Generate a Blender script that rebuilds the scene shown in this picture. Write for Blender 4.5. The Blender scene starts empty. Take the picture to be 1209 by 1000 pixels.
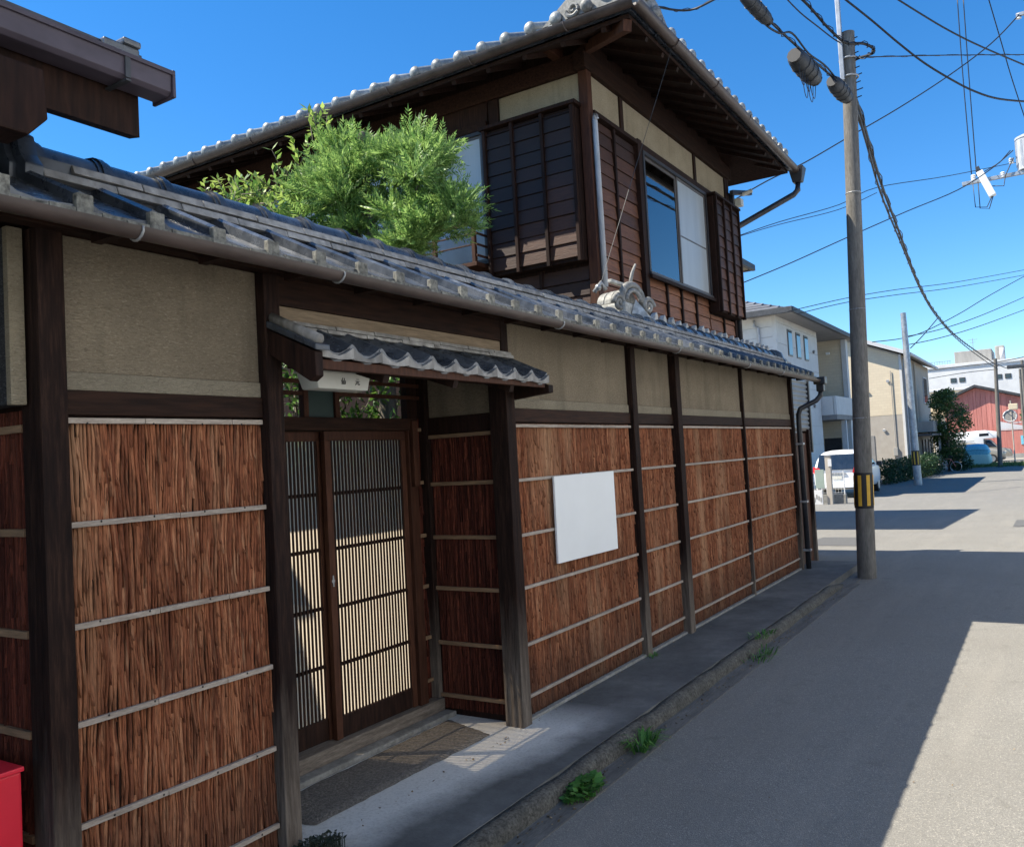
import bpy, bmesh, math, random
import numpy as np
from mathutils import Vector, Matrix

S = bpy.context.scene
COL = S.collection
R = math.radians
rnd = random.Random(7)

# ------------------------------------------------------------------ camera
roll, pitch, yawx = 0.055, R(2.4578), R(32.3549)
# street axis +X runs away from the camera, +Y is towards the houses, +Z up
fx, fy = math.cos(yawx), math.sin(yawx)                 # heading of the lens in the XY plane
fwd = Vector((fx*math.cos(pitch), fy*math.cos(pitch), math.sin(pitch)))
right0 = Vector((fy, -fx, 0))
down0 = fwd.cross(right0)
rgt = right0*math.cos(roll) + down0*math.sin(roll)
dwn = -right0*math.sin(roll) + down0*math.cos(roll)
cam = bpy.data.cameras.new('camera'); co = bpy.data.objects.new('camera', cam); COL.objects.link(co)
m = Matrix((rgt, -dwn, -fwd)).transposed().to_4x4(); m.translation = (0, 0, 1.63)
co.matrix_world = m
cam.sensor_fit = 'HORIZONTAL'; cam.sensor_width = 36; cam.lens = 36*1000/1209
cam.clip_start = 0.05; cam.clip_end = 3000
S.camera = co

# ------------------------------------------------------------------ sky + sun
TS = Vector((-.38, .69, 1)).normalized()                # towards the sun
el = math.asin(TS.z); az = math.atan2(TS.x, TS.y)
w = bpy.data.worlds.new('World'); S.world = w; w.use_nodes = True
nt = w.node_tree; bg = nt.nodes['Background']
sk = nt.nodes.new('ShaderNodeTexSky'); sk.sky_type = 'NISHITA'; sk.sun_disc = False
sk.sun_elevation = el; sk.sun_rotation = az; sk.altitude = 1200
sk.air_density = 1.0; sk.dust_density = 0.0; sk.ozone_density = 4.0
hs = nt.nodes.new('ShaderNodeHueSaturation'); hs.inputs['Saturation'].default_value = 1.29
nt.links.new(sk.outputs[0], hs.inputs['Color']); nt.links.new(hs.outputs[0], bg.inputs['Color'])
bg.inputs['Strength'].default_value = 0.105
sl = bpy.data.lights.new('sun', 'SUN'); sl.energy = 5.0; sl.angle = R(.35); sl.color = (1, .93, .79)
so = bpy.data.objects.new('sun', sl); COL.objects.link(so)
so.rotation_euler = TS.to_track_quat('Z', 'Y').to_euler(); so.location = TS*60
vs = S.view_settings; vs.view_transform = 'Standard'; vs.look = 'None'; vs.exposure = 1.12; vs.gamma = 1
vs.use_curve_mapping = False
S.cycles.max_bounces = 6; S.cycles.diffuse_bounces = 3; S.cycles.glossy_bounces = 3; S.cycles.transparent_max_bounces = 8

# ------------------------------------------------------------------ materials
def ramp(nt, stops):
    r = nt.nodes.new('ShaderNodeValToRGB'); e = r.color_ramp.elements
    while len(e) < len(stops): e.new(0.5)
    for q, (p, c) in zip(e, stops): q.position = p; q.color = (*c, 1)
    return r
def base_mat(name, rough=.7, spec=.5, metal=0):
    mt = bpy.data.materials.new(name); mt.use_nodes = True; n = mt.node_tree
    b = n.nodes['Principled BSDF']; b.inputs['Roughness'].default_value = rough
    b.inputs['Specular IOR Level'].default_value = spec; b.inputs['Metallic'].default_value = metal
    return mt, n, b
def coords(n, scale=(1, 1, 1)):
    g = n.nodes.new('ShaderNodeNewGeometry'); mp = n.nodes.new('ShaderNodeMapping')
    oi = n.nodes.new('ShaderNodeObjectInfo')
    mul = n.nodes.new('ShaderNodeVectorMath'); mul.operation = 'MULTIPLY_ADD'
    n.links.new(oi.outputs['Random'], mul.inputs[0]); mul.inputs[1].default_value = (7, 11, 5)
    n.links.new(g.outputs['Position'], mul.inputs[2])
    n.links.new(mul.outputs[0], mp.inputs['Vector']); mp.inputs['Scale'].default_value = scale
    return mp.outputs[0]
def noise(n, vec, scale, detail=6, rough=.6, dist=0):
    t = n.nodes.new('ShaderNodeTexNoise'); n.links.new(vec, t.inputs['Vector'])
    t.inputs['Scale'].default_value = scale; t.inputs['Detail'].default_value = detail
    t.inputs['Roughness'].default_value = rough; t.inputs['Distortion'].default_value = dist
    return t.outputs['Fac']
def mixc(n, fac, a, b, mode='MIX'):
    x = n.nodes.new('ShaderNodeMix'); x.data_type = 'RGBA'; x.blend_type = mode
    for s, v in ((x.inputs[0], fac), (x.inputs[6], a), (x.inputs[7], b)):
        if isinstance(v, (int, float)): s.default_value = v
        elif isinstance(v, tuple): s.default_value = (*v, 1)
        else: n.links.new(v, s)
    return x.outputs[2]
def maprange(n, v, a, b, c=0, d=1):
    x = n.nodes.new('ShaderNodeMapRange'); n.links.new(v, x.inputs[0])
    for i, q in enumerate((a, b, c, d)): x.inputs[i+1].default_value = q
    return x.outputs[0]
def bump(n, b, h, strength=.4, dist=.01):
    x = n.nodes.new('ShaderNodeBump'); x.inputs['Strength'].default_value = strength
    x.inputs['Distance'].default_value = dist; n.links.new(h, x.inputs['Height'])
    n.links.new(x.outputs[0], b.inputs['Normal'])
def posz(n):
    g = n.nodes.new('ShaderNodeNewGeometry'); s = n.nodes.new('ShaderNodeSeparateXYZ')
    n.links.new(g.outputs['Position'], s.inputs[0]); return s.outputs

def pmat(name, c1, c2, scale=8, rough=.7, bmp=.2, stretch=(1, 1, 1), spec=.4, metal=0, var=.25, fine=None, rvar=0, bd=.006):
    """two-tone noise material with a per-object brightness change"""
    mt, n, b = base_mat(name, rough, spec, metal)
    v = coords(n, stretch); f = noise(n, v, scale, 4, .65)
    r = ramp(n, [(.3, c1), (.7, c2)]); n.links.new(f, r.inputs[0])
    c = r.outputs[0]
    if fine:
        f2 = noise(n, v, scale*fine, 2, .6); c = mixc(n, maprange(n, f2, .35, .7, 0, .45), c, tuple(x*.35 for x in c1))
    oi = n.nodes.new('ShaderNodeObjectInfo'); k = maprange(n, oi.outputs['Random'], 0, 1, 1-var, 1+var)
    vm = n.nodes.new('ShaderNodeVectorMath'); vm.operation = 'SCALE'
    n.links.new(c, vm.inputs[0]); n.links.new(k, vm.inputs['Scale'])
    n.links.new(vm.outputs[0], b.inputs['Base Color'])
    if rvar:
        n.links.new(maprange(n, f, .3, .7, max(0, rough-rvar), rough+rvar), b.inputs['Roughness'])
    if bmp: bump(n, b, f, bmp, bd)
    return mt
M = {}
M['darkwood'] = pmat('dark_stained_wood', (.009, .005, .0042), (.040, .018, .012), 5, .7, .35, (9, 9, 1.1), fine=4, spec=.15)
M['redwood'] = pmat('red_brown_wood', (.04, .015, .009), (.10, .04, .022), 5, .65, .3, (9, 9, 1.2), fine=4, spec=.2)
M['beamwood'] = pmat('beam_wood', (.012, .006, .0045), (.05, .022, .013), 5, .7, .35, (1.1, 9, 12), fine=4, spec=.15)
M['greywood'] = pmat('weathered_wood', (.10, .08, .065), (.24, .20, .165), 5, .8, .3, (1.2, 9, 9), fine=5)
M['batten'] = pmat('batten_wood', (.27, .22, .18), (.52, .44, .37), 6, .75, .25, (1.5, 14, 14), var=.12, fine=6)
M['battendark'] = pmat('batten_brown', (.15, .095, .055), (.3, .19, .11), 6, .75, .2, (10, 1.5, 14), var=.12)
M['tan'] = pmat('tan_plank', (.20, .145, .09), (.37, .275, .18), 6, .8, .25, (1.2, 9, 13), fine=4, var=.05)
M['gutter'] = pmat('brown_gutter', (.04, .029, .026), (.095, .07, .062), 4, .42, .05, (1, 2, 2), var=.08, rvar=.1)
M['gutterdark'] = pmat('haze_tinted_gutter', (.045, .036, .05), (.085, .07, .092), 4, .5, .05, (1, 2, 2), var=.05)  # brown gutter shifted purple-blue to carry lens flare haze in its colour
M['frostpane'] = pmat('frosted_glass', (.34, .37, .38), (.42, .45, .46), 2, .3, .02, (3, 3, .4), var=.04, spec=.5)
M['panelgreen'] = pmat('dull_green_panel', (.26, .33, .29), (.32, .38, .34), 3, .6, .02)
M['pipe'] = pmat('dark_pipe', (.015, .016, .02), (.04, .042, .05), 6, .4, .05, var=.08)
M['palepipe'] = pmat('pale_pipe', (.30, .32, .36), (.5, .52, .56), 6, .4, .05, (2, 2, .6), var=.05)
M['tile'] = pmat('smoked_roof_tile', (.038, .045, .057), (.115, .125, .142), 9, .27, .25, spec=.8, var=.35, fine=3, rvar=.1)
M['tilepale'] = pmat('pale_roof_tile', (.17, .18, .175), (.42, .43, .415), 14, .4, .25, spec=.6, var=.25, fine=3, rvar=.1)
M['tiledark'] = pmat('dark_roof_tile', (.024, .031, .043), (.075, .088, .11), 8, .3, .2, spec=.55, var=.3, fine=3, rvar=.12)
M['noshi'] = pmat('weathered_ridge_course', (.16, .15, .14), (.46, .44, .41), 10, .75, .3, (2, 3, 1), var=.2, fine=4)
M['lichen'] = pmat('lichened_tile_lip', (.05, .05, .045), (.30, .29, .25), 40, .85, .5, var=.15)
M['plaster'] = pmat('white_mortar', (.35, .34, .31), (.7, .69, .65), 12, .8, .3, var=.1, fine=3)
M['ornament'] = pmat('ornament_tile', (.13, .13, .125), (.36, .355, .34), 14, .6, .25, var=.1, fine=3)
M['steel'] = pmat('galvanised_steel', (.26, .27, .285), (.5, .51, .52), 6, .45, .05, metal=.6, var=.05)
M['concrete'] = pmat('pole_concrete', (.12, .112, .10), (.21, .195, .175), 5, .85, .2, (3, 3, .5), var=.05, fine=5)
M['cable'] = pmat('black_cable', (.008, .009, .012), (.02, .021, .026), 5, .5, 0)
M['closure'] = pmat('closure_plastic', (.022, .025, .03), (.06, .064, .072), 9, .55, .1, var=.1)
M['white'] = pmat('white_plastic', (.79, .80, .80), (.83, .84, .84), 3, .5, .02, var=.02)
M['offwhite'] = pmat('ivory_plastic', (.52, .52, .46), (.64, .63, .57), 6, .5, .02, var=.02)
M['meter'] = pmat('meter_box', (.22, .21, .17), (.29, .275, .225), 3, .5, .02, var=.02)
M['red'] = pmat('red_paint', (.62, .012, .03), (.72, .02, .045), 3, .4, .02, var=.02)
M['black'] = pmat('black_ink', (.012, .012, .014), (.02, .02, .022), 3, .6, 0)
M['yellow'] = pmat('yellow_band', (.6, .33, .03), (.75, .44, .05), 8, .5, .02, var=.03)
M['darkgreen'] = pmat('dark_green_board', (.01, .025, .024), (.018, .04, .036), 3, .5, .02)
M['paint_white'] = pmat('car_white', (.78, .79, .8), (.82, .83, .84), 2, .25, 0, var=0)
M['paint_beige'] = pmat('car_beige', (.33, .30, .25), (.38, .35, .3), 2, .25, 0, var=0, metal=.3)
M['rubber'] = pmat('rubber', (.012, .012, .013), (.03, .03, .03), 9, .8, .1)
M['rim'] = pmat('wheel_rim', (.45, .45, .46), (.6, .6, .6), 5, .3, 0, metal=.8)
M['carglass'] = pmat('car_glass', (.01, .014, .02), (.02, .026, .035), 3, .05, 0, spec=.9)
M['lampred'] = pmat('tail_lamp', (.5, .01, .015), (.65, .03, .03), 8, .2, 0)
M['bluecover'] = pmat('blue_car_cover', (.10, .42, .58), (.22, .60, .74), 7, .6, .5, (1, 2, 1), var=.03, bd=.03)
M['mint'] = pmat('mint_car_cover', (.38, .66, .60), (.58, .80, .74), 7, .65, .5, (2, 5, 2), var=.03, bd=.03)
M['barn'] = pmat('red_sheet_metal', (.40, .135, .11), (.54, .215, .18), 2, .6, .1, (1, 6, .4), var=.12)
M['roofdark'] = pmat('dark_roof', (.03, .032, .036), (.06, .062, .068), 6, .6, .2)
M['slate'] = pmat('grey_slate_tile', (.11, .11, .115), (.18, .18, .185), 6, .5, .15, var=.2)
M['farwhite'] = pmat('far_white_wall', (.52, .52, .53), (.62, .62, .62), 1, .8, .05, var=.03)
M['fargrey'] = pmat('far_grey_wall', (.26, .25, .235), (.36, .345, .32), .8, .8, .1, (1, 2, .4), var=.04)
M['sidingA'] = pmat('pale_siding', (.56, .55, .53), (.64, .63, .61), 2, .75, .1, var=.04)
M['sidingAdark'] = pmat('grey_siding', (.20, .19, .185), (.26, .25, .24), 2, .75, .1, var=.03)
M['brickB'] = pmat('cream_facing', (.55, .46, .33), (.64, .55, .41), 3, .8, .15, var=.05)
def brick_mat():
    mt, n, b = base_mat('cream_facing_brick', .85, .3); g = n.nodes.new('ShaderNodeNewGeometry'); sx = n.nodes.new('ShaderNodeSeparateXYZ'); cx = n.nodes.new('ShaderNodeCombineXYZ')
    n.links.new(g.outputs['Position'], sx.inputs[0]); n.links.new(sx.outputs[1], cx.inputs[0]); n.links.new(sx.outputs[2], cx.inputs[1])
    t = n.nodes.new('ShaderNodeTexBrick'); n.links.new(cx.outputs[0], t.inputs['Vector'])
    for k, v in (('Color1', (.60, .51, .38, 1)), ('Color2', (.64, .55, .41, 1)), ('Mortar', (.54, .455, .34, 1)), ('Scale', 3.0), ('Mortar Size', .02), ('Brick Width', 1.0), ('Row Height', .5)): t.inputs[k].default_value = v
    n.links.new(t.outputs[0], b.inputs['Base Color']); bump(n, b, t.outputs['Fac'], -.4, .02); return mt
M['brickwall'] = brick_mat()
M['renderB'] = pmat('taupe_render', (.36, .32, .275), (.42, .38, .33), 2, .85, .1, var=.03)
M['frame'] = pmat('dark_frame', (.02, .02, .022), (.04, .04, .044), 4, .45, 0)
M['alu'] = pmat('bronze_sash', (.07, .06, .055), (.12, .105, .095), 4, .4, 0)
M['curtain'] = pmat('window_curtain', (.36, .37, .36), (.50, .51, .49), 5, .85, .1, (6, 6, .5), var=.05)
M['dark_in'] = pmat('dark_interior', (.01, .011, .013), (.02, .02, .022), 3, .8, 0)
M['corr'] = pmat('corrugated_sheet', (.17, .2, .23), (.25, .28, .31), 3, .5, .05, metal=.3)
M['hedge'] = pmat('hedge_leaf', (.012, .035, .016), (.035, .075, .03), 6, .6, 0, var=.1)
M['trunk'] = pmat('tree_bark', (.07, .055, .04), (.2, .165, .13), 12, .9, .6, (3, 3, .6))

def leafmat(name, dark, light, trans=.35, rough=.45):
    mt, n, b = base_mat(name, rough, .4)
    g = n.nodes.new('ShaderNodeNewGeometry')
    r = ramp(n, [(0, dark), (.55, tuple((a+c)/2 for a, c in zip(dark, light))), (1, light)])
    n.links.new(g.outputs['Random Per Island'], r.inputs[0]); n.links.new(r.outputs[0], b.inputs['Base Color'])
    t = n.nodes.new('ShaderNodeBsdfTranslucent'); n.links.new(r.outputs[0], t.inputs['Color'])
    x = n.nodes.new('ShaderNodeMixShader'); x.inputs[0].default_value = trans
    n.links.new(b.outputs[0], x.inputs[1]); n.links.new(t.outputs[0], x.inputs[2])
    n.links.new(x.outputs[0], n.nodes['Material Output'].inputs['Surface'])
    return mt
M['cypress'] = leafmat('cypress_leaf', (.07, .17, .04), (.36, .52, .15), .45)
M['shrub'] = leafmat('shrub_leaf', (.08, .18, .04), (.44, .56, .14), .45)
M['garden'] = leafmat('garden_leaf', (.025, .085, .02), (.14, .26, .04), .4)
M['weed'] = leafmat('weed_leaf', (.035, .13, .025), (.13, .30, .06), .3)
M['drytuft'] = leafmat('low_shrub_leaf', (.015, .03, .018), (.05, .06, .045), .2)
M['fartree'] = leafmat('far_tree_leaf', (.03, .07, .022), (.13, .21, .065), .3)
M['hedgeleaf'] = leafmat('hedge_leaf_small', (.012, .04, .018), (.05, .10, .035), .25)
M['litter'] = leafmat('dry_litter', (.05, .035, .02), (.30, .22, .13), .1, .8)
M['grass'] = leafmat('grass_blade', (.06, .12, .03), (.22, .27, .09), .3)

def bark_mat(name, stops, crack, bleach, splash=True):
    mt, n, b = base_mat(name, .8, .18)
    g = n.nodes.new('ShaderNodeNewGeometry')
    r = ramp(n, stops); n.links.new(g.outputs['Random Per Island'], r.inputs[0])
    v = coords(n, (1, 1, .10)); f = noise(n, v, 210, 3, .7, .4); f2 = noise(n, v, 34, 3, .65, .6)
    c = mixc(n, maprange(n, f2, .48, .66, 0, .6), r.outputs[0], crack)
    c = mixc(n, maprange(n, f, .44, .68, 0, .75), c, tuple(x*.6 for x in crack))
    f5 = noise(n, v, 75, 2, .6); c = mixc(n, maprange(n, f5, .58, .74, 0, .4), c, bleach)
    big = noise(n, v, 3.4, 2, .6)
    c = mixc(n, maprange(n, big, .54, .70, 0, .5), c, bleach)
    dk = noise(n, coords(n, (1, 1, .5)), 1.9, 2, .6); c = mixc(n, maprange(n, dk, .5, .72, 0, .5), c, crack)
    if splash:   # damp, greyed splash zone along the foot of the wall
        z = posz(n)[2]; st = n.nodes.new('ShaderNodeMath'); st.operation = 'ADD'
        n.links.new(z, st.inputs[0]); n.links.new(maprange(n, noise(n, v, 6, 3), 0, 1, -.3, .3), st.inputs[1])
        c = mixc(n, maprange(n, st.outputs[0], .1, .6, .72, 0), c, (.06, .034, .025))
    n.links.new(c, b.inputs['Base Color']); bump(n, b, f2, .8, .008)
    return mt
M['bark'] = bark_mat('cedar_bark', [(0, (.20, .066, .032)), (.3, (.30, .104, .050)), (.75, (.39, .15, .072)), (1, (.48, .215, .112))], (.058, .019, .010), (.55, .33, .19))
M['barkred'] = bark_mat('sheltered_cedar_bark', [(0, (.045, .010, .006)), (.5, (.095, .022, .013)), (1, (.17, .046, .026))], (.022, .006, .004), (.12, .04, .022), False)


def stucco_mat(name, c1, c2, fleck):
    mt, n, b = base_mat(name, .9, .2)
    v = coords(n); f = noise(n, v, 3, 6, .6)
    r = ramp(n, [(.3, c1), (.75, c2)]); n.links.new(f, r.inputs[0])
    st = coords(n, (1.2, 1.2, 3.2)); fl = noise(n, st, 55, 4, .7, .8)
    c = mixc(n, maprange(n, fl, .54, .68, 0, .6), r.outputs[0], fleck)
    c = mixc(n, maprange(n, fl, .46, .32, 0, .6), c, tuple(x*.5 for x in c1))
    drip = noise(n, coords(n, (1, 1, .12)), 7, 4, .6)
    c = mixc(n, maprange(n, drip, .52, .75, 0, .5), c, tuple(x*.55 for x in c1))
    n.links.new(c, b.inputs['Base Color']); bump(n, b, fl, 1.0, .010)
    return mt
M['stucco'] = stucco_mat('earth_plaster', (.20, .162, .116), (.275, .225, .16), (.41, .35, .26))
M['stuccoband'] = stucco_mat('plaster_band', (.24, .205, .15), (.31, .27, .20), (.40, .35, .27))
M['stuccolight'] = stucco_mat('upper_plaster', (.27, .225, .155), (.38, .325, .235), (.44, .39, .3))
M['speckle'] = stucco_mat('dark_speckled_render', (.03, .032, .036), (.06, .06, .064), (.22, .22, .22))

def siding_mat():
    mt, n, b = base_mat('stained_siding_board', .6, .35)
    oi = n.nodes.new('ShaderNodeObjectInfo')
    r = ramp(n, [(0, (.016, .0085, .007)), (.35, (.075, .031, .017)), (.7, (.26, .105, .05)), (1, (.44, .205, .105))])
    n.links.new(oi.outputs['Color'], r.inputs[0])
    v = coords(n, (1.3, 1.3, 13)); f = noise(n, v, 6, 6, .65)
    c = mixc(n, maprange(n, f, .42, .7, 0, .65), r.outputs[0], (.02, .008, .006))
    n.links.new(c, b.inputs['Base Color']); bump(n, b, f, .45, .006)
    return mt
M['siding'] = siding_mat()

def asphalt_mat():
    mt, n, b = base_mat('worn_asphalt', .88, .3)
    v = coords(n)
    vo = n.nodes.new('ShaderNodeTexVoronoi'); n.links.new(v, vo.inputs['Vector']); vo.inputs['Scale'].default_value = 200
    cell = n.nodes.new('ShaderNodeSeparateColor'); n.links.new(vo.outputs['Color'], cell.inputs[0])
    r = ramp(n, [(0, (.15, .145, .135)), (.45, (.195, .188, .173)), (.9, (.24, .23, .208)), (1, (.36, .335, .295))])
    n.links.new(cell.outputs[0], r.inputs[0])
    f = noise(n, v, 1.1, 4, .6); c = mixc(n, maprange(n, f, .35, .7, 0, .4), r.outputs[0], (.165, .153, .135))
    f3 = noise(n, v, 260, 2, .6); c = mixc(n, maprange(n, f3, .52, .78, 0, .38), c, (.10, .094, .085))
    f4 = noise(n, coords(n, (.25, 2.2, 1)), 1.4, 3, .65); c = mixc(n, maprange(n, f4, .5, .75, 0, .35), c, (.27, .252, .222))
    f6 = noise(n, v, 5.5, 3, .6); c = mixc(n, maprange(n, f6, .60, .70, 0, .3), c, (.11, .103, .092))
    n.links.new(c, b.inputs['Base Color'])
    ad = n.nodes.new('ShaderNodeMath'); ad.operation = 'ADD'; n.links.new(vo.outputs['Distance'], ad.inputs[0]); n.links.new(f3, ad.inputs[1])
    bump(n, b, ad.outputs[0], .35, .005)
    return mt
M['asphalt'] = asphalt_mat()
M['patch'] = pmat('newer_asphalt', (.07, .07, .072), (.13, .128, .125), 60, .9, .4, var=0)
M['ground'] = pmat('far_ground', (.20, .19, .165), (.30, .28, .24), .5, .95, .2, var=0)
M['lot'] = pmat('concrete_lot', (.36, .335, .28), (.46, .43, .37), 1.3, .9, .2, var=0, fine=20)
M['gutterstrip'] = pmat('concrete_channel', (.095, .092, .086), (.19, .182, .168), 5, .9, .4, (.5, 3, 1), var=0, fine=12)
M['curb'] = pmat('pebbly_kerb', (.03, .028, .024), (.17, .16, .138), 60, .9, .6, var=0, fine=.12, bd=.012)
M['base'] = pmat('footing_concrete', (.20, .195, .18), (.33, .32, .30), 9, .9, .2, var=.05, fine=5)
M['soil'] = pmat('courtyard_soil', (.04, .034, .024), (.10, .085, .06), 6, .95, .4, var=0)
M['mat'] = pmat('pebble_mat', (.07, .063, .055), (.20, .18, .16), 70, .95, .8, var=0, bd=.008)

def walk_mat():
    mt, n, b = base_mat('old_concrete', .9, .3)
    v = coords(n); f = noise(n, v, 2.3, 5, .7); f2 = noise(n, v, 60, 3, .7)
    r = ramp(n, [(.3, (.07, .072, .072)), (.55, (.125, .127, .125)), (.78, (.20, .20, .195))]); n.links.new(f, r.inputs[0])
    c = r.outputs[0]
    # scrubbed pale strip in front of the gate
    p = posz(n)
    d = n.nodes.new('ShaderNodeMath'); d.operation = 'MULTIPLY_ADD'; n.links.new(p[0], d.inputs[0]); d.inputs[1].default_value = .12; d.inputs[2].default_value = -.30
    e = n.nodes.new('ShaderNodeMath'); e.operation = 'ADD'; n.links.new(p[1], e.inputs[0]); n.links.new(d.outputs[0], e.inputs[1])
    nn = n.nodes.new('ShaderNodeMath'); nn.operation = 'ADD'; n.links.new(e.outputs[0], nn.inputs[0]); n.links.new(maprange(n, noise(n, v, 3.5, 5, .6), 0, 1, -.13, .13), nn.inputs[1])
    k1 = maprange(n, nn.outputs[0], 2.44, 2.66, 0, 1); k2 = maprange(n, p[0], 4.3, 4.75, 1, 0)
    k = n.nodes.new('ShaderNodeMath'); k.operation = 'MULTIPLY'; n.links.new(k1, k.inputs[0]); n.links.new(k2, k.inputs[1])
    c = mixc(n, k.outputs[0], c, (.56, .56, .54))
    c = mixc(n, maprange(n, f2, .48, .74, 0, .3), c, (.06, .06, .06))
    n.links.new(c, b.inputs['Base Color']); bump(n, b, f2, .35, .005)
    return mt
M['walk'] = walk_mat()

def glass_mat(name, tint=(1, 1, 1), boost=.12):
    mt = bpy.data.materials.new(name); mt.use_nodes = True; n = mt.node_tree; n.nodes.clear()
    o = n.nodes.new('ShaderNodeOutputMaterial'); g = n.nodes.new('ShaderNodeBsdfGlossy'); g.inputs['Roughness'].default_value = .015
    t = n.nodes.new('ShaderNodeBsdfTransparent'); t.inputs['Color'].default_value = (*tint, 1)
    fr = n.nodes.new('ShaderNodeFresnel'); fr.inputs[0].default_value = 1.5
    a = n.nodes.new('ShaderNodeMath'); a.operation = 'ADD'; a.use_clamp = True; n.links.new(fr.outputs[0], a.inputs[0]); a.inputs[1].default_value = boost
    x = n.nodes.new('ShaderNodeMixShader'); n.links.new(a.outputs[0], x.inputs[0]); n.links.new(t.outputs[0], x.inputs[1]); n.links.new(g.outputs[0], x.inputs[2])
    n.links.new(x.outputs[0], o.inputs[0]); return mt
M['glass'] = glass_mat('window_glass', (.85, .9, .93), .16)
def screen_mat():
    mt = bpy.data.materials.new('translucent_screen'); mt.use_nodes = True; n = mt.node_tree; n.nodes.clear()
    o = n.nodes.new('ShaderNodeOutputMaterial')
    d = n.nodes.new('ShaderNodeBsdfDiffuse'); d.inputs[0].default_value = (.10, .065, .045, 1)
    t = n.nodes.new('ShaderNodeBsdfTranslucent'); t.inputs[0].default_value = (.95, .80, .62, 1)
    p = n.nodes.new('ShaderNodeBsdfTransparent'); p.inputs[0].default_value = (.95, .82, .66, 1)
    a = n.nodes.new('ShaderNodeMixShader'); a.inputs[0].default_value = .78; n.links.new(d.outputs[0], a.inputs[1]); n.links.new(t.outputs[0], a.inputs[2])
    x = n.nodes.new('ShaderNodeMixShader'); x.inputs[0].default_value = .32; n.links.new(a.outputs[0], x.inputs[1]); n.links.new(p.outputs[0], x.inputs[2])
    n.links.new(x.outputs[0], o.inputs[0]); return mt
M['screen'] = screen_mat()

# ------------------------------------------------------------------ builders
WLOC = {}
def wl(o): return WLOC.get(o.name, Vector((0, 0, 0))) if o else Vector((0, 0, 0))
def tag(o, label=None, cat=None, group=None, kind=None):
    for k, v in (('label', label), ('category', cat), ('group', group), ('kind', kind)):
        if v: o[k] = v
    return o
def thing(name, label, cat, loc=(0, 0, 0), group=None, rotz=0):
    o = bpy.data.objects.new(name, None); COL.objects.link(o); o.empty_display_size = .2
    o.location = loc; o.rotation_euler = (0, 0, rotz); WLOC[o.name] = Vector(loc)
    return tag(o, label, cat, group)
def place(name, mesh, parent, loc, rot=(0, 0, 0), label=None, color=None):
    o = bpy.data.objects.new(name, mesh); COL.objects.link(o)
    o.parent = parent; o.location = Vector(loc)-wl(parent); o.rotation_euler = rot
    WLOC[o.name] = Vector(loc)
    if label: o['label'] = label
    if color is not None: o.color = (color, color, color, 1)
    return o
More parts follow.
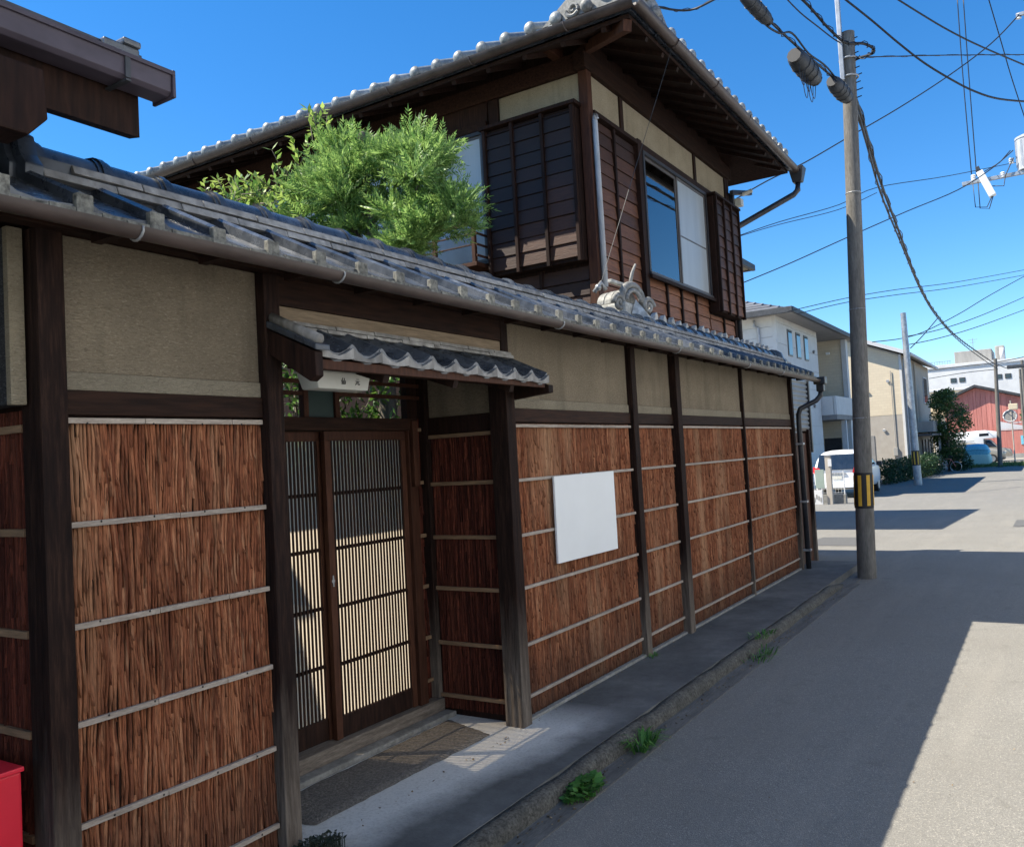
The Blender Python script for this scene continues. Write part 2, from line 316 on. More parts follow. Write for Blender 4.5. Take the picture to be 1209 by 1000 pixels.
class MB:
    def __init__(s): s.v = []; s.f = []
    def add(s, v, f):
        k = len(s.v); s.v += [tuple(p) for p in v]; s.f += [tuple(i+k for i in q) for q in f]; return s
    def hexa(s, p): return s.add(p, [(0, 3, 2, 1), (4, 5, 6, 7), (0, 1, 5, 4), (1, 2, 6, 5), (2, 3, 7, 6), (3, 0, 4, 7)])
    def box(s, x0, x1, y0, y1, z0, z1):
        return s.hexa([(x0, y0, z0), (x1, y0, z0), (x1, y1, z0), (x0, y1, z0), (x0, y0, z1), (x1, y0, z1), (x1, y1, z1), (x0, y1, z1)])
    def bar(s, a, b, wd, ht, up=(0, 0, 1)):
        a = Vector(a); b = Vector(b); d = (b-a).normalized(); sd = d.cross(Vector(up)).normalized(); u = sd.cross(d)
        c = [a-sd*wd/2-u*ht/2, a+sd*wd/2-u*ht/2, a+sd*wd/2+u*ht/2, a-sd*wd/2+u*ht/2]
        return s.hexa(c+[q+(b-a) for q in c])
    def prism(s, prof, axis, a, b):
        def P(q, t): return (t, q[0], q[1]) if axis == 'x' else (q[0], t, q[1]) if axis == 'y' else (q[0], q[1], t)
        n = len(prof); v = [P(q, a) for q in prof]+[P(q, b) for q in prof]
        f = [tuple(range(n)), tuple(range(2*n-1, n-1, -1))]+[(i, i+n, (i+1) % n+n, (i+1) % n) for i in range(n)]
        return s.add(v, f)
    def tube(s, pts, r, n=8, cap=True):
        pts = [Vector(p) for p in pts]; N = len(pts); rs = r if isinstance(r, (list, tuple)) else [r]*N
        ref = Vector((0, 0, 1)); v = []
        for i, p in enumerate(pts):
            d = (pts[min(i+1, N-1)]-pts[max(i-1, 0)]).normalized()
            if abs(d.dot(ref)) > .95: a = d.cross(Vector((1, 0, 0))).normalized()
            else: a = d.cross(ref).normalized()
            b = d.cross(a)
            if i and (a.dot(pa) < 0): a = -a; b = d.cross(a)
            pa = a
            v += [p+(a*math.cos(t)+b*math.sin(t))*rs[i] for t in [2*math.pi*k/n for k in range(n)]]
        f = [(i*n+k, i*n+(k+1) % n, (i+1)*n+(k+1) % n, (i+1)*n+k) for i in range(N-1) for k in range(n)]
        if cap: f += [tuple(range(n-1, -1, -1)), tuple((N-1)*n+k for k in range(n))]
        return s.add(v, f)
    def ball(s, c, rx, ry, rz, nu=10, nv=6):
        v = [(c[0], c[1], c[2]-rz)]; f = []
        for j in range(1, nv):
            t = -math.pi/2+math.pi*j/nv
            v += [(c[0]+rx*math.cos(t)*math.cos(2*math.pi*k/nu), c[1]+ry*math.cos(t)*math.sin(2*math.pi*k/nu), c[2]+rz*math.sin(t)) for k in range(nu)]
        v.append((c[0], c[1], c[2]+rz)); L = len(v)-1
        for k in range(nu):
            f.append((0, 1+(k+1) % nu, 1+k)); f.append((L, L-nu+k, L-nu+(k+1) % nu))
            for j in range(nv-2): f.append((1+j*nu+k, 1+j*nu+(k+1) % nu, 1+(j+1)*nu+(k+1) % nu, 1+(j+1)*nu+k))
        return s.add(v, f)
    def mesh(s, name, mat, bev=0, smooth=False, recalc=True, org=(0, 0, 0)):
        me = bpy.data.meshes.new(name); o = Vector(org)
        me.from_pydata([tuple(Vector(p)-o) for p in s.v], [], s.f)
        if recalc or bev:
            bm = bmesh.new(); bm.from_mesh(me)
            if recalc: bmesh.ops.recalc_face_normals(bm, faces=bm.faces)
            if bev: bmesh.ops.bevel(bm, geom=list(bm.edges), offset=bev, segments=2, affect='EDGES', profile=.6, clamp_overlap=True)
            bm.to_mesh(me); bm.free()
        if smooth:
            for p in me.polygons: p.use_smooth = True
            if smooth == 'auto': me.set_sharp_from_angle(angle=R(38))
        me.materials.append(M[mat]); return me
    def build(s, name, mat, parent=None, bev=0, smooth=False, label=None, kind=None, recalc=True, local=False, color=None):
        if local:
            me = s.mesh(name, mat, bev, smooth, recalc)
            o = bpy.data.objects.new(name, me); COL.objects.link(o); o.parent = parent
        else:
            a = np.array(s.v); c = Vector(((a.min(0)+a.max(0))/2).tolist())
            me = s.mesh(name, mat, bev, smooth, recalc, c); o = place(name, me, parent, c)
        if label: o['label'] = label
        if kind: o['kind'] = kind
        if color is not None: o.color = (color, color, color, 1)
        return o
def bx(name, mat, parent, x0, x1, y0, y1, z0, z1, bev=.004, **k): return MB().box(x0, x1, y0, y1, z0, z1).build(name, mat, parent, bev, **k)
def G(x): # street level: falls gently away beyond the house
    if x < 12: return 0.
    if x > 39: return -.69
    t = (x-12)/27; return -.69*(t*t*(3-2*t)*.35+t*.65)

# ------------------------------------------------------------------ ground
def sheet(name, mat, xs, y0, y1, dz, ny=1):
    b = MB(); n = len(xs); ys = [y0+(y1-y0)*j/ny for j in range(ny+1)]
    v = [(x, y, G(x)+dz) for x in xs for y in ys]; k = ny+1
    f = [(i*k+j, (i+1)*k+j, (i+1)*k+j+1, i*k+j+1) for i in range(n-1) for j in range(ny)]
    o = b.add(v, f).build(name, mat, None, recalc=False); o['kind'] = 'structure'; return o
XS = [-60, -10, 0, 6, 12]+[12+27*i/12 for i in range(1, 13)]
sheet('ground', 'ground', XS+[60, 120, 900], -600, 600, -.016)
sheet('road', 'asphalt', XS+[50, 66.5], -4.2, 12, 0)
sheet('parking_lot', 'lot', [27.6, 29, 31, 33, 35, 37, 39, 44], 7.0, 13, .02)
sheet('asphalt_patch', 'patch', [18.6, 19.6, 20.6], -1.6, .72, .005)
sheet('asphalt_patch', 'patch', [14.4, 15.2, 16.0], 2.75, 3.6, .005)
# pavement with a pebbly kerb
tag(MB().box(-3, 11.62, 2.162, 2.80, -.05, .082).box(-3, 1.45, 2.80, 5, -.05, .082).box(2.44, 4.3, 2.80, 3.30, -.05, .082).build('pavement', 'walk'), kind='structure')
def curb():
    b = MB(); n = 60; v = []; f = []
    for i in range(n+1):
        x = -3+13.35*i/n; h = .084 if x < 9.6 else .084*max(.15, (10.35-x)/.75)
        j = lambda: rnd.uniform(-.006, .006)
        h -= .006; g = .012 if i % 5 == 0 else 0
        v += [(x, 2.164, -.04), (x, 2.164, h-g), (x, 2.13+j(), h+.002+j()*.5-g), (x, 2.095+j(), h-.008+j()*.6-g), (x, 2.078+j()*.7+g, h-.04), (x, 2.07+g, -.04)]
    for i in range(n):
        f += [(i*6+k, i*6+k+1, (i+1)*6+k+1, (i+1)*6+k) for k in range(5)]
    return b.add(v, f).build('kerb', 'curb', None, smooth=True)
tag(curb(), kind='structure')
tag(MB().box(-3, 10.3, 1.95, 2.09, -.05, .0045).build('road_channel', 'gutterstrip'), kind='structure')
tag(MB().box(10.0, 11.6, 2.0, 2.161, -.05, .0065).build('pavement_end', 'gutterstrip'), kind='structure')
tag(MB().box(1.4, 7.1, 3.46, 9, -.05, .06).build('courtyard_ground', 'soil'), kind='structure')

# ------------------------------------------------------------------ cedar-bark cladding
def bark(name, parent, p0, u, width, z0, z1, nrm, seed, wmean=.016, mat='bark'):
    """long rounded bark ridges that wander together, dark fissures between them, a few loose scales on top"""
    r = random.Random(seed); b = MB(); V = []; F = []; ph = [r.uniform(0, 6.3) for _ in range(6)]; kf = .9 if 11 == seed else .4
    def flow(t, z): return wmean*kf*(.42*math.sin(5*t+4*z+ph[0])+.26*math.sin(23*t-10*z+ph[1])+.20*math.sin(61*t+26*z+ph[2]))
    def piece(t, wd, a, c, dep, lift0, loose):
        n = 3+int((a-c)/.04); k = len(V); asym = r.uniform(.2, .8); p1 = r.uniform(0, 6.3); e0, e1 = r.uniform(.2, .8), r.uniform(.15, .7)
        for i in range(n+1):
            q = i/n; zz = a+(c-a)*q
            e = min(1, e0+(1-e0)*q/.12) if q < .12 else (1-(1-e1)*(q-.86)/.14 if q > .86 else 1)
            hw = wd*.5*e*r.uniform(.80, 1.12)*(1+.12*math.sin(p1+26*zz)); cx = t+flow(t, zz)+r.uniform(-.0006, .0006)
            lift = dep*r.uniform(.75, 1.15)+(loose*max(0, q-.7)*.03)
            for du, dn in ((-hw, -.003), (-hw*.72, lift*.66), (hw*(asym-.5)*.7, lift), (hw*.72, lift*.66), (hw, -.003)):
                uu = min(max(cx+du, 0), width); d = max(dn+lift0, .0005)
                V.append((p0[0]+u[0]*uu+nrm[0]*d, p0[1]+u[1]*uu+nrm[1]*d, zz))
        for i in range(n): F.extend([(k+i*5+j, k+i*5+j+1, k+i*5+j+6, k+i*5+j+5) for j in range(4)])
        F.append((k+n*5, k+n*5+1, k+n*5+2, k+n*5+3, k+n*5+4))
    t = wmean*.3
    while t < width:
        wd = r.uniform(.6, 1.35)*wmean; z = z1+r.uniform(0, .3)
        while z > z0:
            L = r.uniform(.14, .8); a, c = min(z, z1), max(z-L, z0); z -= L*r.uniform(.97, 1.0)
            if a-c > .02: piece(t, wd*r.uniform(.92, 1.08), a, c, r.uniform(.55, .85)*wd*.75, .003, 0)
        t += wd*r.uniform(.97, 1.10)
    for _ in range(int(width*(z1-z0)*200)):
        a = r.uniform(z0+.06, z1); piece(r.uniform(0, width), r.uniform(.5, 1.1)*wmean, a, max(z0, a-r.uniform(.05, .22)), r.uniform(.3, .5)*wmean, .006, 1)
    b.add(V, F)
    return b.build(name, mat, parent, recalc=False, kind='stuff', smooth=False)

WF = 2.73   # street face of the garden wall
wall = thing('garden_wall', 'long bark-clad garden wall with plaster band and tiled roof along the pavement', 'wall', (1.5, WF, .08))
bx('wall_core', 'darkwood', wall, 1.52, 2.38, 2.745, 2.82, .05, 2.5, 0)
bx('wall_core', 'darkwood', wall, 4.26, 11.0, 2.745, 2.82, .05, 2.5, 0)
panels = [(1.555, 2.385), (4.275, 5.99), (6.10, 6.86), (6.985, 8.80), (8.86, 10.77)]
BZ = [.22, .525, .86, 1.175, 1.505, 1.835]
for i, (a, c) in enumerate(panels):
    bark('bark_cladding', wall, (a, 2.742), (1, 0), c-a, .105 if i else .08, 1.85, (0, -1), 11+i, .0132 if i == 0 else .0118)
    bx('footing', 'base', wall, a-.02, c+.03, 2.705, 2.744, .03, .10 if i else .085, .006)
    for k, z in enumerate(BZ):
        if i == 0: z += (.0, .0, -.01, -.01, -.01, .005)[k]
        # each batten is nailed up in two or three lengths
        x = a+.004
        while x < c-.02:
            L = rnd.uniform(.24, .42) if i == 0 else rnd.uniform(.5, 1.0)
            e = min(x+L, c-.004)
            if c-.004-e < .1: e = c-.004
            d = rnd.uniform(-.0008, .0008)
            bt = bx('batten', 'batten', wall, x, e-.002, 2.712+d*.3, 2.7285, z-.0095+d, z+.0095+d, .002)
            x = e
    bx('rail', 'beamwood', wall, a, c, 2.715, 2.744, 1.858, 1.94, .004)
    bx('plaster_band', 'stuccoband', wall, a, c, 2.722, 2.7445, 1.941, 2.003, .006)
    bx('plaster_panel', 'stucco', wall, a, c, 2.731, 2.7445, 2.0035, 2.46, .003)
# nail heads on the near battens
nb = MB()
for k, z in enumerate(BZ):
    for x in (1.66, 1.86, 2.07, 2.27): nb.ball((x+rnd.uniform(-.03, .03), 2.7115, z-.005*(k > 1)), .004, .003, .004, 6, 4)
nb.build('nail_heads', 'black', wall, kind='stuff')
def post(parent, x0, x1, y0, y1, z0, z1, mat='darkwood', wear=True, nm='post'):
    p = bx(nm, mat, parent, x0, x1, y0, y1, z0, z1, .006); return p
M['post'] = None
def post_mat():
    mt, n, b = base_mat('post_wood', .75, .12)
    f = noise(n, coords(n, (11, 11, .9)), 6, 7, .7)
    r = ramp(n, [(.3, (.008, .005, .0045)), (.5, (.018, .0095, .0075)), (.75, (.05, .026, .018))]); n.links.new(f, r.inputs[0])
    z = posz(n)[2]; st = n.nodes.new('ShaderNodeMath'); st.operation = 'ADD'
    n.links.new(z, st.inputs[0]); n.links.new(maprange(n, noise(n, coords(n, (6, 6, .7)), 4, 5), 0, 1, -.28, .28), st.inputs[1])
    r2 = ramp(n, [(.3, (.07, .055, .045)), (.7, (.24, .20, .165))]); n.links.new(f, r2.inputs[0])
    c = mixc(n, maprange(n, st.outputs[0], .25, .8, .85, 0), r.outputs[0], r2.outputs[0])   # bleached feet
    n.links.new(c, b.inputs['Base Color']); bump(n, b, f, .5, .006); return mt
M['post'] = post_mat()
post(wall, 1.462, 1.552, 2.685, 2.80, .06, 2.46, 'post')
post(wall, 2.388, 2.472, 2.685, 2.80, .06, 2.46, 'post')
post(wall, 4.172, 4.268, 2.675, 2.80, .06, 2.2, 'post')
post(wall, 4.19, 4.266, 2.70, 2.80, 2.2, 2.46, 'post')
post(wall, 6.0, 6.09, 2.69, 2.80, .05, 2.46, 'post')
post(wall, 6.87, 6.975, 2.67, 2.80, .05, 2.46, 'post')
post(wall, 8.81, 8.85, 2.70, 2.80, .05, 2.46, 'post')
post(wall, 10.78, 10.86, 2.69, 2.80, .05, 2.46, 'post')
# wall above the gate canopy
bx('plank_beam', 'beamwood', wall, 2.474, 4.186, 2.70, 2.76, 2.335, 2.47, .004)
bx('plank_beam', 'tan', wall, 2.474, 4.186, 2.706, 2.76, 2.235, 2.333, .004)
bx('wall_core', 'darkwood', wall, 2.474, 4.17, 2.765, 2.80, 2.2, 2.5, 0)
bx('eave_beam', 'beamwood', wall, 1.0, 11.0, 2.64, 2.70, 2.455, 2.50, .004)
for x in [1.2+.42*i for i in range(24)]:
    bx('rafter', 'darkwood', wall, x, x+.035, 2.43, 2.64, 2.425, 2.452, 0)

# ---- roof of the wall: one course of pan tiles, two ridge courses, round ridge caps
def pan_tile(Wd, slope, run, lip=.036, mat='tile'):
    prof = [(0, .004), (.002, .040), (.018, .050), (.034, .046), (.048, .024), (.075, .006), (.13, -.002), (.19, .0), (Wd+.006, .006)]
    b = MB(); n = len(prof); th = .015; v = []
    for s_ in (0, 1):
        yy = s_*run
        for (x, z) in prof: v.append((x, yy, z+yy*slope+(.006 if s_ == 0 else 0)))
        for (x, z) in prof: v.append((x, yy, z-th-(lip-th if s_ == 0 else 0)+yy*slope+(.006 if s_ == 0 else 0)))
    f = []; k = 2*n
    for i in range(n-1):
        f += [(i, i+1, k+i+1, k+i), (n+i, k+n+i, k+n+i+1, n+i+1), (i, n+i, n+i+1, i+1), (k+i, k+i+1, k+n+i+1, k+n+i)]
    f += [(0, k, k+n, n), (n-1, 2*n-1, k+2*n-1, k+n-1)]
    return b.add(v, f).mesh('pan_tile', mat, smooth='auto')
PITCH = .245; SL = .5
tm = pan_tile(PITCH, SL, .34); tmd = pan_tile(PITCH, SL, .34, mat='tiledark')
cap = MB().box(-.004, .05, -.012, .012, -.022, .044).mesh('tile_lip', 'lichen', .004)
RX0 = .70
NT = 42
for i in range(NT):
    x = RX0+i*PITCH
    dz = rnd.uniform(-.003, .003)
    o = place('pan_tile', tm if rnd.random() < .6 else tmd, wall, (x, 2.415+rnd.uniform(-.003, .003), 2.452+dz), (rnd.uniform(-.012, .012), rnd.uniform(-.01, .01), 0))
    place('tile_lip', cap, wall, (x+.002, 2.413, 2.455+dz))
def lipstrip():
    b = MB()
    for i in range(NT*3):
        x = RX0+i*PITCH/3; b.box(x, x+PITCH/3-.003, 2.404+rnd.uniform(-.002, .002), 2.413, 2.430+rnd.uniform(-.003, .002), 2.452+rnd.uniform(-.003, .003))
    return b.build('tile_edge', 'lichen', wall, .0, kind='stuff')
lipstrip()
XE = RX0+NT*PITCH
RY = 2.85
bx('roof_deck', 'darkwood', wall, RX0, XE-.02, 2.72, 3.02, 2.50, 2.605, 0)
MB().prism([(2.435, 2.430), (2.72, 2.572), (2.72, 2.50), (2.435, 2.420)], 'x', RX0, XE-.02).build('roof_board', 'darkwood', wall)
MB().prism([(2.99, 2.60), (3.42, 2.44), (3.42, 2.40), (2.99, 2.50)], 'x', RX0, 7.1).build('rear_roof', 'tiledark', wall)
def noshi(x, L, y0, y1, z0, z1): return MB().hexa([(x, y0, z0), (x+L, y0, z0), (x+L, y1, z0), (x, y1, z0), (x, y0+.012, z1), (x+L, y0+.012, z1), (x+L, y1-.012, z1), (x, y1-.012, z1)])
bx('ridge_mortar', 'tiledark', wall, 1.5, XE-.3, RY-.125, RY+.125, 2.606, 2.706, 0)
for row, (hw, z0) in enumerate(((.160, 2.634), (.146, 2.672))):
    x = RX0+.78+row*.13; x = max(x, 1.50)
    while x < XE-.3:
        L = .262
        d = rnd.uniform(-.0025, .0025)
        noshi(x, L-.004, RY-hw+d, RY+hw+d, z0+d, z0+.030+d).build('ridge_course', 'noshi', wall, .004)
        x += L
rc = MB()
def halfpipe(b, x0, x1, r, yc, zc, n=10, th=.014):
    o = [(yc+r*math.cos(t), zc+r*math.sin(t)) for t in [math.pi*k/n for k in range(n+1)]]
    i = [(yc+(r-th)*math.cos(t), zc+(r-th)*math.sin(t)) for t in [math.pi*k/n for k in range(n, -1, -1)]]
    b.prism(o+i, 'x', x0, x1)
halfpipe(rc, 0, .247, .082, 0, 0, 12)
for q, (a, c, rr) in enumerate(((-.012, .004, .089), (.004, .026, .096), (.026, .044, .09))): halfpipe(rc, a, c, rr, 0, 0, 12, .02)
rcm = rc.mesh('ridge_cap', 'tile', smooth='auto'); 
rcd = rcm.copy(); rcd.materials.clear(); rcd.materials.append(M['tiledark'])
i = 0; x = 1.50
while x < XE-.45:
    sag = -.05*math.exp(-((x-5.2)/1.6)**2)
    o = place('ridge_cap', rcd if (i < 2 or i % 3 == 2) else rcm, wall, (x, RY+rnd.uniform(-.004, .004), 2.703+sag*.5), (0, rnd.uniform(-.01, .01), rnd.uniform(-.012, .012)))
    x += .2485; i += 1
# end tile of the ridge at the left, and the stop at the far end
def endtile(x, s, mat, nm='ridge_end_tile', lab=None):
    b = MB(); prof = [(2.69, 2.585), (2.68, 2.66), (2.715, 2.70), (2.735, 2.77), (2.79, 2.805), (2.85, 2.82), (2.91, 2.805), (2.965, 2.77), (2.985, 2.70), (3.02, 2.66), (3.01, 2.585)]
    b.prism(prof, 'x', x, x+.06*s); b.prism([((y-2.85)*.72+2.85, (z-2.69)*.72+2.69) for y, z in prof], 'x', x+.06*s, x+.085*s)
    return b.build(nm, mat, wall, .006, smooth='auto', label=lab)
endtile(1.495, -1, 'tiledark'); endtile(XE-.40, 1, 'tiledark')
bx('ridge_block', 'tiledark', wall, XE-.32, XE-.2, 2.73, 2.97, 2.58, 2.70, .02)
# gutter under the wall's eave
def gutter(nm, parent, p0, p1, r, mat='gutter', n=8):
    p0 = Vector(p0); p1 = Vector(p1); d = (p1-p0).normalized(); sd = d.cross(Vector((0, 0, 1))).normalized(); b = MB(); prof = []
    for k in range(n+1):
        t = math.pi+math.pi*k/n; prof.append((r*math.cos(t), r*math.sin(t)))
    for k in range(n, -1, -1):
        t = math.pi+math.pi*k/n; prof.append(((r-.004)*math.cos(t), (r-.004)*math.sin(t)))
    m_ = len(prof); v = [p0+sd*q[0]+Vector((0, 0, q[1])) for q in prof]+[p1+sd*q[0]+Vector((0, 0, q[1])) for q in prof]
    f = [(i, (i+1) % m_, m_+(i+1) % m_, m_+i) for i in range(m_)]+[tuple(range(m_)), tuple(range(m_, 2*m_))]
    return b.add(v, f).build(nm, mat, parent, smooth='auto')
gx = [.70, 1.62, 2.52, 4.35, 6.2, 8.0, 9.2, 10.95]
for a, c in zip(gx, gx[1:]):
    gutter('gutter', wall, (a, 2.392, 2.428-.0012*a), (c, 2.392, 2.428-.0012*c), .036)
    b = MB(); 
    b.tube([(c, 2.392+.039*math.cos(t), 2.428-.0012*c+.039*math.sin(t)) for t in [math.pi*(1+k/8) for k in range(9)]], .005, 6).tube([(c, 2.43, 2.43), (c, 2.50, 2.452)], .006, 6)
    b.build('gutter_bracket', 'steel', wall, smooth=True)
b = MB().box(10.93, 11.07, 2.31, 2.45, 2.36, 2.45).box(10.955, 11.045, 2.335, 2.425, 2.27, 2.36); b.build('rain_hopper', 'pipe', wall, .01)
MB().tube([(11.0, 2.385, 2.30), (11.0, 2.39, 2.22), (10.97, 2.44, 2.16), (10.93, 2.54, 2.11), (10.90, 2.62, 2.07), (10.885, 2.645, 2.0), (10.88, 2.645, 1.9), (10.88, 2.645, .08)], .032, 10).build('downpipe', 'pipe', wall, smooth=True)
for z in (1.62, .9, .3): bx('pipe_bracket', 'steel', wall, 10.84, 10.92, 2.60, 2.70, z, z+.025, .003)
# short boarded return beyond the wall's end
fe = thing('boarded_fence_end', 'short weathered board fence just past the far end of the garden wall', 'fence', (11.3, 2.75, .05))
for k in range(5): bx('board', 'greywood' if k % 2 else 'redwood', fe, 10.93+k*.165, 11.085+k*.165, 2.78+rnd.uniform(-.004, .004), 2.80, .06, 1.78+rnd.uniform(-.01, .01), .003)
bx('end_post', 'post', fe, 11.76, 11.84, 2.74, 2.83, .0, 1.82, .005); bx('top_rail', 'greywood', fe, 10.92, 11.84, 2.77, 2.835, 1.80, 1.84, .004)
cs = thing('corrugated_shed', 'small grey corrugated metal shed end behind the boarded fence', 'shed', (12, 3.2, 0))
b = MB(); n = 15
prof = []
for k in range(n*4+1): prof.append((3.0+.012*math.sin(k*math.pi/2), 1.55+k*1.0/(n*4)))
v = [(11.4, y, z) for y, z in prof]+[(12.95, y, z) for y, z in prof]; m_ = len(prof)
b.add(v, [(i, i+1, m_+i+1, m_+i) for i in range(m_-1)]).build('corrugated_sheet', 'corr', cs, smooth=True, recalc=False)
bx('shed_body', 'fargrey', cs, 11.4, 12.96, 3.03, 3.45, 0, 2.55, .01); bx('corner_strip', 'frame', cs, 12.93, 12.99, 2.97, 3.04, 1.5, 2.56, .003)

# ---- return wall at the left edge with meter box and red box
rw = thing('return_wall', 'dark render and bark side wall at the left edge behind the meter box', 'wall', (1.5, 3.2, .08))
bx('wall_core', 'darkwood', rw, 1.50, 1.56, 2.83, 4.2, .05, 2.5, 0)
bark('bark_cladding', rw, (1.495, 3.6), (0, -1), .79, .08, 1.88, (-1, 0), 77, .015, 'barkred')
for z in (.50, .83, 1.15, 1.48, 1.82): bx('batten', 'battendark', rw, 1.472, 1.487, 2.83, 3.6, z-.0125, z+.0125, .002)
bx('render_panel', 'speckle', rw, 1.405, 1.47, 2.775, 3.6, 1.892, 2.46, .004)
bx('panel_edge', 'stuccolight', rw, 1.403, 1.452, 2.745, 2.774, 1.89, 2.46, .003)
mbx = thing('meter_box', 'taupe rounded meter box with a small white label at the left edge', 'meter box', (1.35, 2.95, 2.0))
MB().box(1.325, 1.404, 2.83, 3.06, 2.0, 2.335).build('case', 'meter', mbx, .028, smooth=True)
bx('label_plate', 'white', mbx, 1.3215, 1.3245, 2.838, 2.92, 2.028, 2.062, 0)
for k in range(3):
    b = MB(); y = 2.916
    while y > 2.85:
        d = rnd.uniform(.003, .008); b.box(1.3205, 1.3213, y-d, y, 2.054-k*.009, 2.054-k*.009+.004); y -= d+.002
    b.build('print_line', 'black', mbx)
rb = thing('red_box', 'glossy red metal cabinet at the lower left corner', 'cabinet', (1.25, 2.95, .08))
bx('body', 'red', rb, 1.2, 1.40, 2.745, 3.2, .082, .755, .006)
bx('lid', 'red', rb, 1.185, 1.405, 2.735, 3.21, .757, .772, .004)
bx('door_panel', 'red', rb, 1.194, 1.1995, 2.775, 3.17, .13, .725, .002)

# ------------------------------------------------------------------ gate
gate = thing('entrance_gate', 'recessed sliding lattice gate in the garden wall', 'gate', (3.3, 3.36, .08))
bx('sill', 'greywood', gate, 2.476, 4.235, 3.285, 3.45, .084, .182, .008)
bx('sill_step', 'base', gate, 2.476, 4.235, 3.20, 3.283, .07, .112, .01)
bx('head_beam', 'beamwood', gate, 2.476, 4.10, 3.29, 3.44, 1.845, 1.915, .005)
bx('jamb', 'redwood', gate, 4.02, 4.095, 3.30, 3.42, .184, 1.843, .004)
bx('jamb_block', 'redwood', gate, 4.03, 4.08, 3.27, 3.299, 1.50, 1.90, .004)
bx('jamb', 'redwood', gate, 2.48, 2.52, 3.30, 3.42, .184, 1.843, .004)
bx('corner_post', 'post', gate, 4.195, 4.236, 3.30, 3.40, .184, 2.25, .004)
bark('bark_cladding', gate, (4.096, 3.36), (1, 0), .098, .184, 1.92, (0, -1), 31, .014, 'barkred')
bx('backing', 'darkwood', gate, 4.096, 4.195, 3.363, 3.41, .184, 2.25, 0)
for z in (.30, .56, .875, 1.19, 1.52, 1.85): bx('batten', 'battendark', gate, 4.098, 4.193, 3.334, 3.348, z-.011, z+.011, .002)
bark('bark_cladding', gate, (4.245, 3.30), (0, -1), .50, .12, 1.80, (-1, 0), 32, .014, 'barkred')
bx('backing', 'darkwood', gate, 4.248, 4.30, 2.82, 3.40, .05, 2.40, 0)
bx('side_rail', 'darkwood', gate, 4.215, 4.247, 2.802, 3.298, 1.815, 1.92, .004)
bx('plaster_panel', 'stucco', gate, 4.232, 4.2475, 2.802, 3.298, 1.922, 2.30, .002)
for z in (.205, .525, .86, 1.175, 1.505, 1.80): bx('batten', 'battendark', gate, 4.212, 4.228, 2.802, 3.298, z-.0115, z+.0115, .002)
bx('side_wall', 'darkwood', gate, 2.39, 2.47, 2.82, 3.44, .05, 2.40, 0)
def sliding_door(x0, x1, y, nb, lab):
    d = bx('door', 'redwood', gate, x0, x1, y, y+.03, 1.79, 1.842, .003, label=lab)
    bx('stile', 'redwood', d, x0, x0+.045, y-.001, y+.031, .184, 1.79, .003)
    bx('stile', 'redwood', d, x1-.04, x1, y-.001, y+.031, .184, 1.79, .003)
    bx('kick_board', 'darkwood', d, x0+.046, x1-.041, y+.004, y+.022, .186, .30, .002)
    bw = MB().box(-.0064, .0064, 0, .0065, 0, 1.488).mesh('lattice_bar', 'darkwood', .001)
    n = nb; a, c = x0+.055, x1-.05
    for k in range(n): place('lattice_bar', bw, d, (a+(c-a)*k/(n-1), y+.002, .3015))
    for z in (.575, .885, 1.20, 1.50): bx('cross_rail', 'darkwood', d, x0+.046, x1-.041, y+.0105, y+.0155, z-.010, z+.010, 0)
    MB().add([(x0+.046, y+.018, .302), (x1-.041, y+.018, .302), (x1-.041, y+.018, 1.789), (x0+.046, y+.018, 1.789)], [(0, 1, 2, 3)]).build('screen', 'screen', d, recalc=False)
    return d
dr = sliding_door(3.335, 4.018, 3.325, 23, 'right sliding lattice door')
dl = sliding_door(2.522, 3.365, 3.372, 29, 'left sliding lattice door')
b = MB().tube([(3.354, 3.3235, 1.03+.0), (3.354, 3.320, 1.03)], .012, 12).box(3.349, 3.359, 3.319, 3.324, 1.0, 1.06); b.build('lock', 'steel', dr, .001)
# transom above the doors
for x in (3.03, 3.205, 3.44): bx('transom_stud', 'redwood', gate, x, x+.035, 3.33, 3.37, 1.917, 2.40, .003)
for z in (2.05, 2.125, 2.20): bx('transom_bar', 'redwood', gate, 3.476, 4.19, 3.335, 3.36, z-.011, z+.011, .003)
for z in (2.045, 2.11): bx('transom_bar', 'redwood', gate, 2.5, 3.204, 3.335, 3.36, z-.011, z+.011, .003)
bx('transom_board', 'darkgreen', gate, 3.242, 3.438, 3.345, 3.36, 1.918, 2.30, 0)
bx('lintel', 'darkwood', gate, 2.476, 4.19, 3.30, 3.44, 2.40, 2.47, .003)
# gate roof behind the wall ridge
MB().prism([(3.425, 2.52), (4.14, 2.46), (4.14, 2.40), (3.425, 2.472)], 'x', 2.2, 4.6).build('gate_rear_roof', 'tiledark', gate)
bx('gate_ceiling', 'darkwood', gate, 2.474, 4.24, 2.83, 3.30, 2.44, 2.47, 0)
# canopy
can = thing('gate_canopy', 'small tiled canopy roof projecting over the gate', 'canopy', (3.3, 2.6, 2.1))
CW = .1815
def scallop_tile():
    prof = [(0, .030), (.012, .040), (.026, .034), (.05, .008), (.085, -.006), (.12, -.004), (.155, .012), (.186, .034)]
    b = MB(); n = len(prof); v = []; run = .30; sl = .46
    for s_ in (0, 1):
        yy = s_*run
        v += [(x, yy, z+yy*sl) for x, z in prof]
        v += [(x, yy, z-.014-(.022 if s_ == 0 else 0)+yy*sl) for x, z in prof]
    f = []; k = 2*n
    for i in range(n-1): f += [(i, i+1, k+i+1, k+i), (n+i, k+n+i, k+n+i+1, n+i+1), (i, n+i, n+i+1, i+1), (k+i, k+i+1, k+n+i+1, k+n+i)]
    f += [(0, k, k+n, n), (n-1, 2*n-1, k+2*n-1, k+n-1)]
    return b.add(v, f).mesh('canopy_tile', 'tile', smooth='auto')
